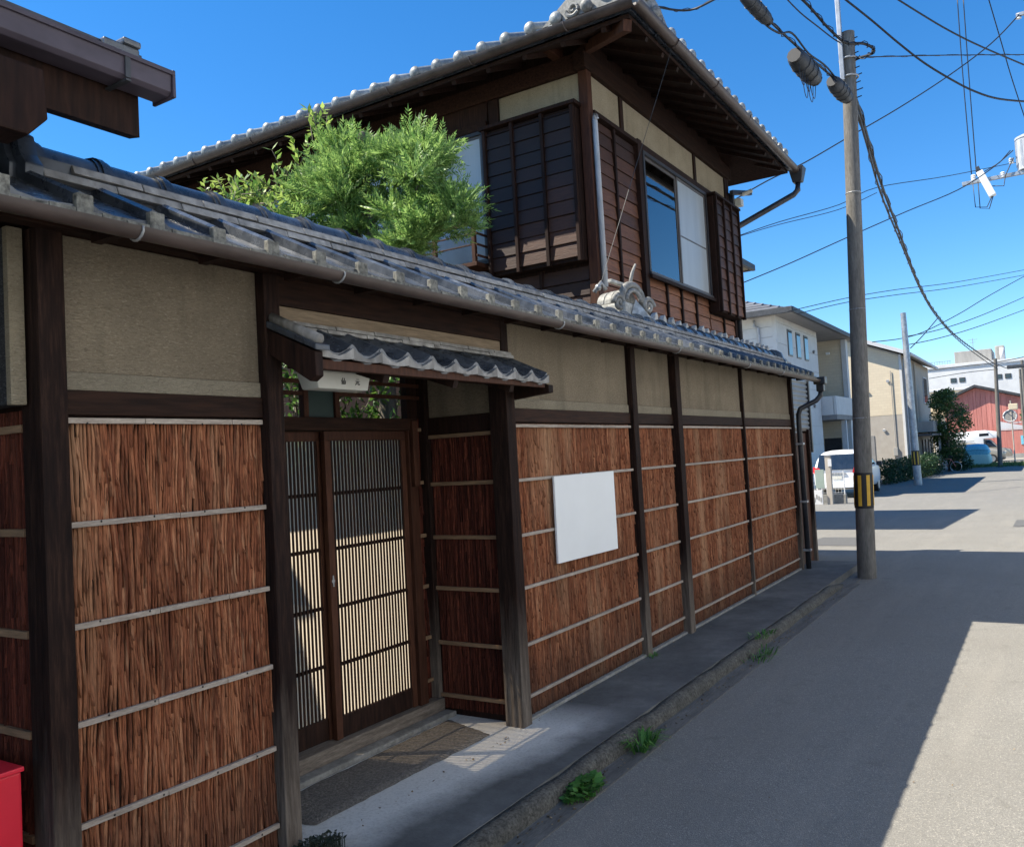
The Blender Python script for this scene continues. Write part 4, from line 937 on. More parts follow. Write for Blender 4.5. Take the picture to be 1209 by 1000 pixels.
# ------------------------------------------------------------------ plants
def leaf_quad(V, F, p, d, up, L, W):
    s = d.cross(up)
    if s.length < 1e-4: s = Vector((1, 0, 0))
    s.normalize(); k = len(V)
    V += [p, p+d*L*.45+s*W/2, p+d*L, p+d*L*.45-s*W/2]; F.append((k, k+1, k+2, k+3))
def rv(r): 
    while True:
        v = Vector((r.uniform(-1, 1), r.uniform(-1, 1), r.uniform(-1, 1)))
        if .05 < v.length < 1: return v.normalized()
def cypress(name, root, clumps, seed, mat='cypress', per=95, kind=None):
    r = random.Random(seed); V = []; F = []
    for (c, s) in clumps:
        c = Vector(c)
        for _ in range(per):
            d = rv(r); d.z = abs(d.z)*.8-.15; d.normalize()
            p = c+Vector((d.x*s, d.y*s, d.z*s*.75))*r.random()**.35
            ax = (d+rv(r)*.55+Vector((0, 0, .25))).normalized(); up = rv(r); sd = ax.cross(up).normalized()
            L = r.uniform(.09, .21)
            n = 7
            for i in range(n):
                q = p+ax*L*i/n; ll = L*.42*(1-.6*i/n)
                for sg in (1, -1):
                    dd = (ax*.8+sd*sg*.75+rv(r)*.12).normalized(); leaf_quad(V, F, q, dd, up, ll, .0115)
            leaf_quad(V, F, p+ax*L*.8, ax, up, L*.4, .012)
    b = MB(); b.v = [tuple(v) for v in V]; b.f = F
    return b.build(name, mat, root, recalc=False, kind=kind)
tr = thing('cypress_tree', 'feathery bright green cypress standing behind the garden wall', 'tree', (5.35, 4.6, 0))
cl = []
r = random.Random(3)
outl = [(5.4, 4.75, 3.95, .42), (5.4, 4.35, 3.92, .42), (5.35, 4.08, 3.78, .34), (5.3, 3.95, 3.58, .22), (5.4, 4.95, 4.12, .36), (5.45, 4.45, 4.18, .28), (5.4, 5.2, 3.85, .36), (5.45, 5.30, 4.05, .28), (5.3, 4.2, 3.5, .26), (5.4, 5.0, 3.55, .34), (5.42, 4.18, 4.12, .16), (5.42, 4.95, 4.32, .2)]
for x, y, z, s in outl:
    for _ in range(6):
        d = rv(r); cl.append(((x+d.x*s*.75, y+d.y*s*.8, z+d.z*s*.65), r.uniform(.10, .20)))
cypress('crown', tr, cl, 5, per=62)
b = MB(); b.tube([(5.4, 4.62, 0), (5.42, 4.65, 1.8), (5.36, 4.6, 2.9), (5.38, 4.68, 3.5), (5.42, 4.78, 4.1)], [.10, .08, .075, .05, .02], 9).build('trunk', 'trunk', tr, smooth=True)
for e in ((5.4, 4.2, 3.9), (5.35, 5.2, 4.1), (5.3, 3.9, 3.7), (5.45, 4.95, 4.3)):
    MB().tube([(5.38, 4.66, 3.3), tuple((a+c)/2+.04 for a, c in zip((5.38, 4.66, 3.3), e)), e], [.035, .025, .008], 6).build('limb', 'trunk', tr, smooth=True)
MB().ball((5.42, 4.78, 4.45), .05, .05, .05, 9, 6).tube([(5.42, 4.78, 4.1), (5.42, 4.78, 4.42)], .02, 7).build('cut_limb', 'trunk', tr, smooth=True, label='sawn pale limb end in the crown')
def broadleaf(name, root, mat, shoots, seed, LL=.055, W=.026, dens=26):
    r = random.Random(seed); V = []; F = []; tw = MB()
    for (a, e) in shoots:
        a = Vector(a); e = Vector(e); mid = (a+e)/2+rv(r)*.05; pts = [a, mid, e]; tw.tube(pts, [.006, .004, .002], 5)
        n = max(4, int((e-a).length*dens))
        for i in range(n):
            t = .15+.85*i/(n-1); p = a*(1-t)**2+mid*2*t*(1-t)+e*t*t; ax = (e-a).normalized()
            for sg in (1, -1):
                d = (ax*.55+ax.cross(rv(r)).normalized()*.9).normalized(); leaf_quad(V, F, p, d, (Vector((0, 0, 1))+rv(r)*.6).normalized(), LL*r.uniform(.7, 1.25), W*r.uniform(.8, 1.2))
    b = MB(); b.v = [tuple(v) for v in V]; b.f = F
    b.build(name, mat, root, recalc=False); tw.build('twigs', 'trunk', root, smooth=True, kind='stuff')
sh = thing('broadleaf_shrub', 'light green broad-leaved shrub with long shoots left of the cypress', 'shrub', (5.2, 5.9, 0))
r = random.Random(9); shoots = []
for k in range(170):
    c = Vector((5.2+r.uniform(-.3, .3), r.uniform(5.2, 6.1), r.uniform(3.3, 4.12))); d = rv(r); d.z = abs(d.z)*.7+.1
    shoots.append((c, c+d*r.uniform(.12, .3)))
for e in ((5.2, 6.35, 4.30), (5.2, 6.22, 4.12), (5.25, 6.10, 4.35), (5.3, 5.78, 4.40), (5.35, 5.35, 4.83), (5.3, 5.25, 4.75), (5.3, 5.5, 4.6), (5.2, 6.45, 4.05), (5.15, 6.55, 4.42)): shoots.append(((e[0], e[1]-.18, e[2]-.55), e)); shoots.append(((e[0], e[1]-.08, e[2]-.25), (e[0]+.06, e[1]-.12, e[2]-.02)))
for k in range(26):
    e = (5.2+r.uniform(-.1, .1), r.uniform(5.9, 6.55), r.uniform(3.75, 4.4)); shoots.append(((e[0], e[1]-r.uniform(.1, .3), e[2]-r.uniform(.25, .5)), e))
broadleaf('foliage', sh, 'shrub', shoots, 4, .078, .034)
MB().tube([(5.2, 5.75, 0), (5.22, 5.8, 2.2), (5.2, 5.72, 3.5)], [.05, .04, .02], 7).build('stem', 'trunk', sh, smooth=True)
gt = thing('courtyard_bush', 'leafy sunlit bush in the courtyard seen above the gate doors', 'bush', (4.6, 4.7, 0))
r = random.Random(12); shoots = []
for k in range(420):
    c = Vector((r.uniform(3.75, 5.6), r.uniform(4.25, 5.6), r.uniform(1.6, 2.9))); d = rv(r); d.z = abs(d.z)*.8; shoots.append((c, c+d*r.uniform(.12, .3)))
broadleaf('foliage', gt, 'garden', shoots, 6, .075, .035, 22)
for k in range(5): MB().tube([(4.5+.1*k, 4.6+.05*k, 0), (4.3+.18*k, 4.5+.1*k, 1.2), (4.2+.22*k, 4.45+.12*k, 2.2)], [.03, .022, .008], 6).build('stem', 'trunk', gt, smooth=True)
def weed(name, label, loc, n, seed, rad, h, mat='weed', grass=False, LL=.05, W=.035, cat='weed'):
    r = random.Random(seed); V = []; F = []; t = thing(name, label, cat, loc, 'plants growing along the kerb' if cat == 'weed' else None)
    c = Vector(loc)
    st = MB()
    for i in range(n):
        a = r.uniform(0, 2*math.pi); q = rad*r.random()**.6
        p = c+Vector((math.cos(a)*q*1.6, math.sin(a)*q*.8, 0)); hh = h*r.uniform(.35, 1)*(1-.4*q/rad)
        if grass:
            d = Vector((math.cos(a)*.7, math.sin(a)*.7, 1)).normalized(); k = len(V); s = Vector((-math.sin(a), math.cos(a), 0))*.004
            L = h*r.uniform(.6, 1.3); m1 = p+d*L*.6; e = m1+Vector((math.cos(a), math.sin(a), -.1))*L*.55
            V += [p-s, p+s, m1+s, m1-s, e]; F += [(k, k+1, k+2, k+3), (k+3, k+2, k+4)]
        else:
            d = Vector((math.cos(a+r.uniform(-1, 1)), math.sin(a+r.uniform(-1, 1)), r.uniform(-.1, .5))).normalized(); tip = p+Vector((0, 0, hh))
            st.tube([p, tip], .0015, 4); leaf_quad(V, F, tip-d*LL*.4, d, (Vector((0, 0, 1))+rv(r)*.5).normalized(), LL*r.uniform(.6, 1.3), W*r.uniform(.8, 1.2))
    b = MB(); b.v = [tuple(v) for v in V]; b.f = F; b.build('blades' if grass else 'leaves', mat, t, recalc=False)
    if not grass: st.build('stems', mat, t, kind='stuff')
weed('kerb_weed', 'clump of round-leaved green weed at the kerb before the gate', (3.66, 2.03, .0), 170, 1, .10, .075)
weed('grass_tuft', 'bright green grass tuft at the kerb below the white board', (4.35, 2.02, .0), 90, 2, .07, .13, grass=True)
weed('grass_tuft', 'thin grass tuft at the kerb further along toward the pole', (6.55, 2.02, .0), 60, 3, .14, .09, grass=True)
weed('grass_tuft', 'sparse weed on the kerb top beside the third wall panel', (6.95, 2.1, .08), 50, 4, .12, .06, grass=True)
weed('grass_tuft', 'tiny weed at the foot of the bark wall mid-way', (6.0, 2.66, .082), 14, 5, .05, .05, grass=True)
weed('low_shrub', 'dark small-leaved low plant at the foot of the left gate post', (2.44, 2.60, .082), 420, 6, .105, .085, 'drytuft', False, .022, .014, cat='plant')

# ------------------------------------------------------------------ background houses
def siding_panel(parent, face, a0, a1, pl, z0, z1, h, mat, th=.02):
    z = z0
    while z < z1-.01:
        e = min(z+h, z1)
        if face == 'y': bx('siding_panel', mat, parent, a0, a1, pl-th, pl, z+.006, e-.006, .004)
        else: bx('siding_panel', mat, parent, pl-th, pl, a0, a1, z+.006, e-.006, .004)
        z += h
# pale hip-roofed house across the lot
ha = thing('pale_siding_house', 'pale siding house with grey hip roof beyond the parking lot', 'house', (38, 11, G(38)))
AX, AY, AZ = 34.6, 9.05, 7.0
bx('wall_core', 'sidingA', ha, AX+.03, 42.2, AY+.03, 16, -.8, AZ+.05, 0)
siding_panel(ha, 'x', AY+.02, 15.9, AX, .2, AZ, .45, 'sidingA', .03)
bx('corner_trim', 'sidingA', ha, AX-.05, AX+.10, AY-.05, AY+.12, -.8, AZ, .01)
siding_panel(ha, 'y', AX+.13, 42.2, AY, -.5, AZ, .9, 'sidingA', .03)
for k, x in enumerate((36.4, 37.9, 39.4)):
    bx('window', 'alu', ha, x, x+.75, AY-.07, AY-.031, 5.35, 6.55, .01); o = bx('pane', 'carglass', ha, x+.06, x+.69, AY-.078, AY-.071, 5.42, 6.48, 0)
MB().box(AX-.08, AX-.032, 12.2, 13.4, 4.6, 5.9).build('window', 'alu', ha, .01); bx('pane', 'carglass', ha, AX-.09, AX-.081, 12.3, 13.3, 4.7, 5.8, 0)
MB().tube([(AX-.12, 9.9, 6.85), (AX-.12, 9.9, 6.6), (AX-.10, 9.75, 6.5), (AX-.10, 9.72, 3.0)], .06, 8).build('downpipe', 'palepipe', ha, smooth=True)
# set-back entrance bay: end wall facing the lot, balcony in front of it
bx('bay_core', 'sidingA', ha, 42.25, 46.5, 10.6, 15, -.8, AZ, .02)
bx('end_wall', 'brickwall', ha, 46.5, 46.8, 8.72, 15, -.8, AZ, .0)
bx('end_trim', 'sidingA', ha, 46.42, 46.9, 8.45, 8.71, -.8, AZ-.05, .02)
bx('balcony', 'sidingA', ha, 42.3, 46.4, 8.3, 8.45, 2.75, 3.7, .03); bx('balcony_side', 'sidingA', ha, 42.3, 42.5, 8.46, 10.5, 2.75, 3.7, .02)
bx('balcony_floor', 'sidingAdark', ha, 42.32, 46.4, 8.32, 10.5, 2.52, 2.745, .01)
bx('entrance_door', 'frame', ha, 46.44, 46.49, 9.0, 9.9, -.65, 1.6, .01); bx('porch_post', 'sidingA', ha, 44.6, 44.85, 8.35, 8.6, -.69, 2.51, .02)
bx('wall_lamp', 'white', ha, 46.35, 46.49, 9.3, 9.5, 6.2, 6.32, .02)
ex0, ex1, ey0, ey1, ez = 33.7, 47.3, 8.15, 17, 7.06
rr = (ey1-ey0)/2; sl_ = .38
v = [(ex0, ey0, ez), (ex1, ey0, ez), (ex1, ey1, ez), (ex0, ey1, ez), (ex0+rr, ey0+rr, ez+rr*sl_), (ex1-rr, ey0+rr, ez+rr*sl_)]
ff2 = [(0, 1, 5, 4), (1, 2, 5), (2, 3, 4, 5), (3, 0, 4)]
ra = MB().add(v, ff2+[(3, 2, 1, 0)]).build('roof', 'roofdark', ha)
for k in range(9):
    t = k/9.5; o_ = rr*t; z = ez+o_*sl_+.02
    MB().prism([(ex0+o_, z+.0), (ex0+o_+rr/9.5, z+rr*sl_/9.5+.0), (ex0+o_+rr/9.5, z+rr*sl_/9.5+.03), (ex0+o_-.02, z+.045)], 'y', ey0+o_+rr/9.5+.06, ey1-o_-rr/9.5-.06).build('roof_course', 'slate', ra)
bx('eave_gutter', 'roofdark', ha, ex0-.1, ex0+.02, ey0-.1, ey1, ez-.2, ez+.06, .02); bx('eave_gutter', 'roofdark', ha, ex0, ex1, ey0-.12, ey0+.02, ez-.16, ez+.06, .02)
bx('soffit', 'sidingAdark', ha, ex0+.03, ex1-.03, ey0+.03, ey1-.1, ez-.10, ez-.06, 0)
ha.location = ha.location+Vector((2.2, .62, .25))
# house whose eave tip shows past the timber house
hc = thing('hidden_eave_house', 'house mostly hidden behind the timber house, only its pale eave tip showing', 'house', (20, 9, G(20)))
bx('wall', 'sidingA', hc, 16.2, 22.0, 7.3, 12, -.4, 6.3, .02)
MB().add([(15.4, 6.55, 6.50), (22.9, 6.55, 6.50), (22.9, 12.8, 6.50), (15.4, 12.8, 6.50), (18.4, 9.65, 7.8), (19.9, 9.65, 7.8)], [(0, 1, 5, 4), (1, 2, 5), (2, 3, 4, 5), (3, 0, 4), (3, 2, 1, 0)]).build('roof', 'roofdark', hc)
bx('soffit', 'stuccolight', hc, 15.45, 22.85, 6.6, 12.7, 6.42, 6.49, .01)
bx('eave_gutter', 'roofdark', hc, 15.4, 23.0, 6.46, 6.56, 6.40, 6.56, .01); bx('eave_gutter', 'roofdark', hc, 22.88, 22.98, 6.57, 12.7, 6.40, 6.56, .01)
# cream and taupe gabled house
hb = thing('cream_gabled_house', 'cream and taupe two-storey gabled house behind the hedge', 'house', (60, 10, -.69))
BX, BY, BZt = 56.3, 7.4, 6.75
MB().prism([(BY, -.7), (BY, BZt), (11.6, 8.5), (15.8, 6.8), (15.8, -.7)], 'x', BX+.04, 70).build('wall_core', 'renderB', hb)
MB().prism([(BY+.12, 3.1), (BY+.12, BZt-.05), (11.4, 8.3), (11.4, 3.1)], 'x', BX, BX+.039).build('facing_brick_face', 'brickwall', hb)
bx('lower_shadow_face', 'renderB', hb, BX+.005, BX+.038, BY+.1, 13, -.7, 3.08, 0)  # taupe sheet stands in for the cast shadow on the lower cream wall
bx('corner_trim', 'sidingA', hb, BX-.03, BX+.06, BY-.03, BY+.11, -.7, BZt, .01)
MB().prism([(BY-.55, BZt-.12), (BY-.55, BZt+.03), (11.6, 8.75), (11.6, 8.6)], 'x', BX-.5, 70.5).build('roof_slope', 'fargrey', hb)
MB().prism([(16.3, BZt-.12), (16.3, BZt+.03), (11.6, 8.75), (11.6, 8.6)], 'x', BX-.5, 70.5).build('roof_slope', 'fargrey', hb)
MB().prism([(BY-.6, BZt-.16), (BY-.6, BZt+.08), (11.6, 8.8), (11.6, 8.55)], 'x', BX-.58, BX-.5).build('verge_board', 'farwhite', hb)
bx('gutter', 'farwhite', hb, BX-.5, 70.5, BY-.66, BY-.55, BZt-.14, BZt+.02, .01)
for (a, c, z0, z1) in ((57.8, 58.2, 4.2, 5.6), (66.2, 68.2, 4.0, 5.9)): bx('window', 'farwhite', hb, a, c, BY-.06, BY-.002, z0, z1, .01); bx('pane', 'carglass', hb, a+.08, c-.08, BY-.07, BY-.061, z0+.08, z1-.08, 0)
MB().tube([(61.5, BY-.1, 6.6), (61.5, BY-.1, 2.4)], .06, 8).build('downpipe', 'renderB', hb); MB().tube([(BX+.5, BY-.1, 6.6), (BX+.5, BY-.1, -.6)], .06, 8).build('downpipe', 'palepipe', hb)
bx('balcony', 'fargrey', hb, 60.5, 69.5, BY-1.1, BY-.08, 1.95, 2.65, .02); bx('porch_roof', 'roofdark', hb, 57.6, 62.0, BY-1.3, BY-.09, 1.70, 1.84, .02); bx('porch_roof', 'farwhite', hb, 62.2, 70.0, BY-1.3, BY-.09, 1.70, 1.84, .02)
for x in (63, 64.6, 66.2, 67.8, 69.4): bx('porch_post', 'farwhite', hb, x, x+.14, BY-1.2, BY-1.06, -.69, 1.69, .01)
for x in (63.3, 64.9, 66.5, 68.1): bx('dark_opening', 'frame', hb, x+.3, x+1.1, BY-.06, BY-.003, -.4, 1.5, 0)
bx('porch_door', 'brickB', hb, 58.2, 60.2, BY-.05, BY-.004, -.6, 1.6, .01)
bx('garage_door', 'sidingAdark', hb, BX-.03, BX+.004, 9.2, 11.6, -.65, 1.9, .01)
MB().box(BX-.32, BX-.005, 9.5, 10.3, -.55, .1).build('condenser_unit', 'farwhite', hb, .02)
for (y, z) in ((8.2, 5.2), (9.4, 4.6), (8.6, 2.2)): MB().tube([(BX-.02, y, z), (BX-.1, y, z-.02)], .09, 12).build('vent_hood', 'farwhite', hb, smooth='auto')
bx('meter', 'fargrey', hb, BX-.12, BX-.005, 7.9, 8.15, .6, 1.1, .02); MB().tube([(BX-.06, 8.02, 1.1), (BX-.06, 8.02, 5.8)], .025, 6).build('conduit', 'fargrey', hb)
for (x, z) in ((35.6, 3.0), (40.6, 3.2), (41.2, 5.9)): MB().tube([(x, AY-.03, z), (x, AY-.12, z-.02)], .08, 12).build('vent_hood', 'sidingAdark', ha, smooth='auto')
# red sheet-metal barn, low red fence wall, white block
barn = thing('red_barn', 'red sheet-metal barn with dark gabled roof in the distance', 'barn', (96, 4, -.69))
PB = [(8.6, -.7), (8.6, 4.95), (5.85, 6.1), (1.6, 4.75), (1.6, -.7)]
MB().prism(PB, 'x', 93.05, 104).build('wall_core', 'barn', barn)
y = 8.6
while y > 1.7:
    y1 = max(y-.42, 1.6); zt = lambda q: 4.95+(8.6-q)*(1.15/2.75) if q > 5.85 else 6.1-(5.85-q)*(1.35/4.25)
    if y1 < 5.85 < y: y1 = 5.85
    MB().add([(93, y, -.6), (93, y1+.03, -.6), (93, y1+.03, zt(y1+.03)), (93, y, zt(y)), (93.05, y, -.6), (93.05, y1+.03, -.6), (93.05, y1+.03, zt(y1+.03)), (93.05, y, zt(y))], [(0, 1, 2, 3), (0, 4, 5, 1), (1, 5, 6, 2), (3, 2, 6, 7), (0, 3, 7, 4)]).build('wall_sheet', 'barn', barn); y = y1
MB().prism([(9.3, 4.68), (9.3, 4.9), (5.85, 6.4), (5.85, 6.14)], 'x', 92.4, 104.5).build('roof_slope', 'roofdark', barn); MB().prism([(-1.0, 3.98), (-1.0, 4.2), (5.85, 6.4), (5.85, 6.14)], 'x', 92.4, 104.5).build('roof_slope', 'roofdark', barn)
bx('lean_to', 'roofdark', barn, 93.4, 104, -2, 1.58, -.7, 3.9, 0)
rf = thing('red_fence_wall', 'low red metal fence at the right beyond the vehicles', 'fence', (90, 1.5, -.69))
y = 3.9
while y > -1.5: bx('fence_sheet', 'barn', rf, 90, 90.04, y-.43, y, -.3, 1.85, 0); y -= .45
bx('fence_base', 'fargrey', rf, 89.95, 90.12, -1.6, 3.95, -.75, -.31, .01); bx('fence_cap', 'farwhite', rf, 89.96, 90.08, -1.5, 3.9, 1.86, 1.92, 0); bx('fence_sign', 'bluecover', rf, 89.93, 89.99, 1.9, 2.3, .5, 1.3, .01)
ws = thing('white_shed_roof', 'small pale roof beside the red barn wall', 'shed', (91, 3, -.69))
MB().prism([(4.1, 1.95), (4.1, 2.75), (1.7, 2.1), (1.7, 1.95)], 'x', 91, 92.2).build('roof', 'farwhite', ws)
wb = thing('white_block_building', 'large white flat-roofed building on the skyline at right', 'building', (140, 6, -.69))
bx('wall', 'farwhite', wb, 135, 150, -2.5, 16, -.7, 11.5, .1); bx('parapet', 'farwhite', wb, 134.8, 150, -2.6, 16.2, 11.3, 11.75, .05)
bx('penthouse', 'fargrey', wb, 137, 145, 6.2, 10.9, 11.76, 13.6, .08); bx('tower_block', 'frame', wb, 134.6, 136, -2, 1.4, -.7, 12.3, .05)
bx('tank', 'fargrey', wb, 137, 138.5, 4.6, 5.8, 11.76, 13.9, .2); MB().tube([(138, 8.5, 13.6), (138, 8.5, 15.4)], .04, 5).tube([(138, 7.9, 15.2), (138, 9.1, 15.2)], .03, 5).tube([(138, 8.1, 14.8), (138, 8.9, 14.8)], .03, 5).build('aerial', 'steel', wb)
MB().tube([(136, 4.9, 11.76), (136, 4.9, 13.5)], .3, 10).build('roof_tank', 'farwhite', wb, smooth=True)
for k in range(14): bx('rail_post', 'steel', wb, 134.9, 134.98, 11.3+.33*k, 11.36+.33*k, 11.76, 12.25, 0)
bx('roof_rail', 'steel', wb, 134.9, 134.96, 11.2, 16.1, 12.2, 12.27, 0)
for y in (10.7, 9.6, 5.1, 4.0): bx('window', 'alu', wb, 134.93, 134.999, y, y+.75, 9.1, 9.75, 0); bx('pane', 'carglass', wb, 134.90, 134.929, y+.08, y+.67, 9.17, 9.68, 0)
bb = thing('beige_low_building', 'low beige building between the tree and the white block', 'building', (120, 10, -.69))
bx('wall', 'brickB', bb, 118, 126, 7.6, 13.5, -.7, 7.2, .05); bx('roof_edge', 'farwhite', bb, 117.7, 126, 7.3, 13.8, 7.2, 7.5, .05); bx('window', 'carglass', bb, 117.95, 117.99, 8.0, 9.0, 6.0, 6.8, 0)
MB().prism([(8.6, 5.2), (14, 5.2), (14, 5.6), (8.6, 5.35)], 'x', 114, 117.5).build('lower_roof', 'farwhite', bb)

# unseen houses across the street, added with white fronts to bounce sun into shade
M['front'] = pmat('cool_white_bounce', (.70, .735, .77), (.76, .79, .82), 2, .85, .1, var=.02)
for k, (xa, xb, hh, lab) in enumerate(((-9, -1.2, 6.6, 'unseen white house across the street nearest the camera, added for bounced light'), (-1, 8.4, 6.9, 'unseen white house directly across the street, added for bounced light'), (8.7, 17, 6.5, 'unseen white house across the street opposite the tall pole, added for bounced light'), (17.4, 27, 6.6, 'unseen white house furthest along the opposite side, added for bounced light'))):
    t = thing('opposite_bounce_house', lab, 'house', ((xa+xb)/2, -6, 0))
    bx('wall', 'front', t, xa, xb, -10, -3.1, -.6, hh, .02); bx('plinth', 'base', t, xa-.02, xb+.02, -3.2, -3.06, -.6, .35, .01)
    MB().prism([(-2.75, hh-.05), (-2.75, hh+.1), (-6.6, hh+1.7), (-10.4, hh+.1), (-10.4, hh-.05)], 'x', xa-.1, xb+.1).build('roof', 'roofdark', t)
    for i in range(3):
        for z0 in (.9, 3.9):
            x = xa+1+i*(xb-xa-1.6)/3; wf = bx('window', 'alu', t, x, x+1.4, -3.09, -3.04, z0, z0+1.0, .01); bx('pane', 'carglass', wf, x+.06, x+1.34, -3.039, -3.03, z0+.06, z0+.94, 0)

# ------------------------------------------------------------------ vehicles (local +x = front)
def loft(st, name, mat, parent, sub=1):
    b = MB(); n = None
    for (x, ring) in st:
        pts = [(x, y, z) for y, z in ring]+[(x, -y, z) for y, z in ring[::-1]]
        n = len(pts); b.v += pts
    for i in range(len(st)-1): b.f += [(i*n+k, i*n+(k+1) % n, (i+1)*n+(k+1) % n, (i+1)*n+k) for k in range(n)]
    b.f += [tuple(range(n-1, -1, -1)), tuple((len(st)-1)*n+k for k in range(n))]
    o = b.build(name, mat, parent, local=True, smooth=True)
    if sub:
        md = o.modifiers.new('subd', 'SUBSURF'); md.levels = sub; md.render_levels = sub
    return o
def wheel(parent, x, y, r=.32, wd=.2):
    w_ = MB().tube([(x, y-wd/2, r), (x, y+wd/2, r)], r, 20).build('wheel', 'rubber', parent, .02, local=True, smooth='auto')
    s = -1 if y < 0 else 1
    MB().tube([(x, y+s*(wd/2-.01), r), (x, y+s*(wd/2+.012), r)], r*.64, 16).build('rim', 'rim', w_, local=True, smooth='auto')
def quadpart(name, mat, parent, pts, th=.01):
    p = [Vector(q) for q in pts]; nrm = (p[1]-p[0]).cross(p[2]-p[0]).normalized()*th; k = len(p)
    q = [a+nrm for a in p]
    return MB().add([tuple(a) for a in p+q], [tuple(range(k-1, -1, -1)), tuple(range(k, 2*k))]+[(i, (i+1) % k, (i+1) % k+k, i+k) for i in range(k)]).build(name, mat, parent, local=True)
def ring(zb, zm, zt, hb_, hm, ht): return [(hb_, zb), (hm, zb+.12), (hm+.01, zm), (hm*.97, zm+.12), ((hm+ht)/2, (zm+.12+zt)/2), (ht, zt-.09), (ht*.82, zt)]
vx, vy = 35.8, 7.35
van = thing('white_minivan', 'white minivan parked in the lot, seen from behind', 'car', (vx, vy, G(vx)+.02), rotz=0); van.scale = (1.12, 1.1, 1.13)
loft([(0, ring(.34, .9, 1.0, .72, .76, .72)), (.06, ring(.28, .95, 1.45, .8, .83, .66)), (.35, ring(.25, .98, 1.66, .82, .85, .64)), (1.2, ring(.24, .98, 1.70, .82, .85, .66)), (2.5, ring(.24, .98, 1.68, .82, .85, .64)), (3.2, ring(.24, .96, 1.42, .82, .85, .6)), (3.7, ring(.24, .9, 1.08, .8, .84, .7)), (4.2, ring(.26, .8, .93, .76, .8, .68)), (4.4, ring(.32, .62, .75, .66, .68, .55))], 'body', 'paint_white', van)
quadpart('rear_window', 'carglass', van, [(-.035, .70, 1.0), (-.035, -.70, 1.0), (.10, -.60, 1.54), (.10, .60, 1.54)], -.06)
for s in (1, -1):
    quadpart('side_window', 'carglass', van, [(.5, s*.835, 1.08), (3.0, s*.835, 1.08), (2.55, s*.70, 1.52), (.55, s*.70, 1.52)][::s], .03)
    quadpart('tail_lamp', 'lampred', van, [(-.03, s*.84, .88), (-.04, s*.54, .88), (-.03, s*.60, 1.06), (-.01, s*.83, 1.12)][::s], -.08*1)
    bm_ = MB().box(3.0, 3.12, min(s*.86, s*1.06), max(s*.86, s*1.06), 1.02, 1.18).build('mirror', 'frame', van, .02, local=True)
    for x in (.75, 3.5): wheel(van, x, s*.72)
MB().box(-.05, .06, -.76, .76, .30, .52).build('bumper', 'paint_white', van, .03, local=True, smooth='auto')
MB().box(-.045, -.0, -.30, .30, .83, .90).build('garnish', 'steel', van, .01, local=True); MB().box(-.02, .0, -.17, .17, .66, .80).build('number_plate', 'offwhite', van, .005, local=True)
MB().box(-.052, -.045, -.70, .70, .31, .36).build('bumper_trim', 'frame', van, 0, local=True)
suv = thing('beige_suv', 'champagne estate car parked across, behind the covered car', 'car', (76.6, 5.4, -.69), rotz=-math.pi/2)
S2 = [(-2.4, ring(.4, .85, 1.0, .76, .8, .7)), (-2.3, ring(.34, .98, 1.55, .84, .88, .66)), (-1.6, ring(.3, 1.0, 1.72, .86, .9, .66)), (-.2, ring(.28, 1.0, 1.74, .86, .9, .66)), (.7, ring(.28, 1.0, 1.6, .86, .9, .62)), (1.2, ring(.28, .98, 1.22, .86, .9, .66)), (1.5, ring(.28, .95, 1.1, .86, .9, .7)), (2.2, ring(.3, .86, 1.0, .82, .86, .7)), (2.4, ring(.36, .7, .85, .72, .74, .6))]
loft([(x, rg) for x, rg in S2], 'body', 'paint_beige', suv)
for s in (1, -1):
    quadpart('side_window', 'carglass', suv, [(-1.9, s*.875, 1.12), (.95, s*.875, 1.1), (.35, s*.72, 1.56), (-1.75, s*.72, 1.56)][::s], .03)
    quadpart('headlamp', 'offwhite', suv, [(2.18, s*.84, .78), (2.40, s*.66, .76), (2.38, s*.64, .9), (2.16, s*.8, .93)][::s], .03)
    MB().box(.75, .9, min(s*.9, s*1.08), max(s*.9, s*1.08), 1.08, 1.22).build('mirror', 'paint_beige', suv, .02, local=True)
    MB().bar((-1.7, s*.58, 1.78), (.2, s*.58, 1.78), .04, .05).build('roof_rail', 'steel', suv, local=True)
    for x in (-1.45, 1.45): wheel(suv, x, s*.8, .36, .22)
MB().box(-2.2, 2.3, -.905, .905, .28, .42).build('cladding', 'frame', suv, .02, local=True)
cmp_ = thing('camper_van', 'white camper van with cab-over roof behind the estate car', 'camper', (81, 5.6, -.69), rotz=-math.pi/2)
MB().prism([(-2.7, .5), (-2.7, 2.35), (-2.4, 2.5), (1.0, 2.62), (1.9, 2.45), (2.1, 2.15), (1.9, 1.95), (.9, 1.9), (.9, .5)], 'y', -.98, .98).build('living_box', 'paint_white', cmp_, .06, local=True, smooth='auto')
MB().prism([(.9, .4), (.9, 1.88), (1.35, 1.85), (1.95, 1.15), (2.75, 1.0), (2.85, .75), (2.85, .4)], 'y', -.84, .84).build('cab', 'paint_beige', cmp_, .05, local=True, smooth='auto')
for s in (1, -1):
    quadpart('cab_window', 'carglass', cmp_, [(1.0, s*.842, 1.2), (1.85, s*.842, 1.18), (1.35, s*.842, 1.75), (1.0, s*.842, 1.76)][::s], .01)
    quadpart('roof_window', 'carglass', cmp_, [(.6, s*.982, 2.12), (1.3, s*.982, 2.14), (1.3, s*.982, 2.38), (.6, s*.982, 2.36)][::s], .01)
    quadpart('side_stripe', 'frame', cmp_, [(-2.6, s*.982, 1.80), (-.4, s*.982, 1.80), (-.4, s*.982, 1.88), (-2.6, s*.982, 1.88)][::s], .01)
    for x in (-1.7, 1.9): wheel(cmp_, x, s*.76, .35, .22)
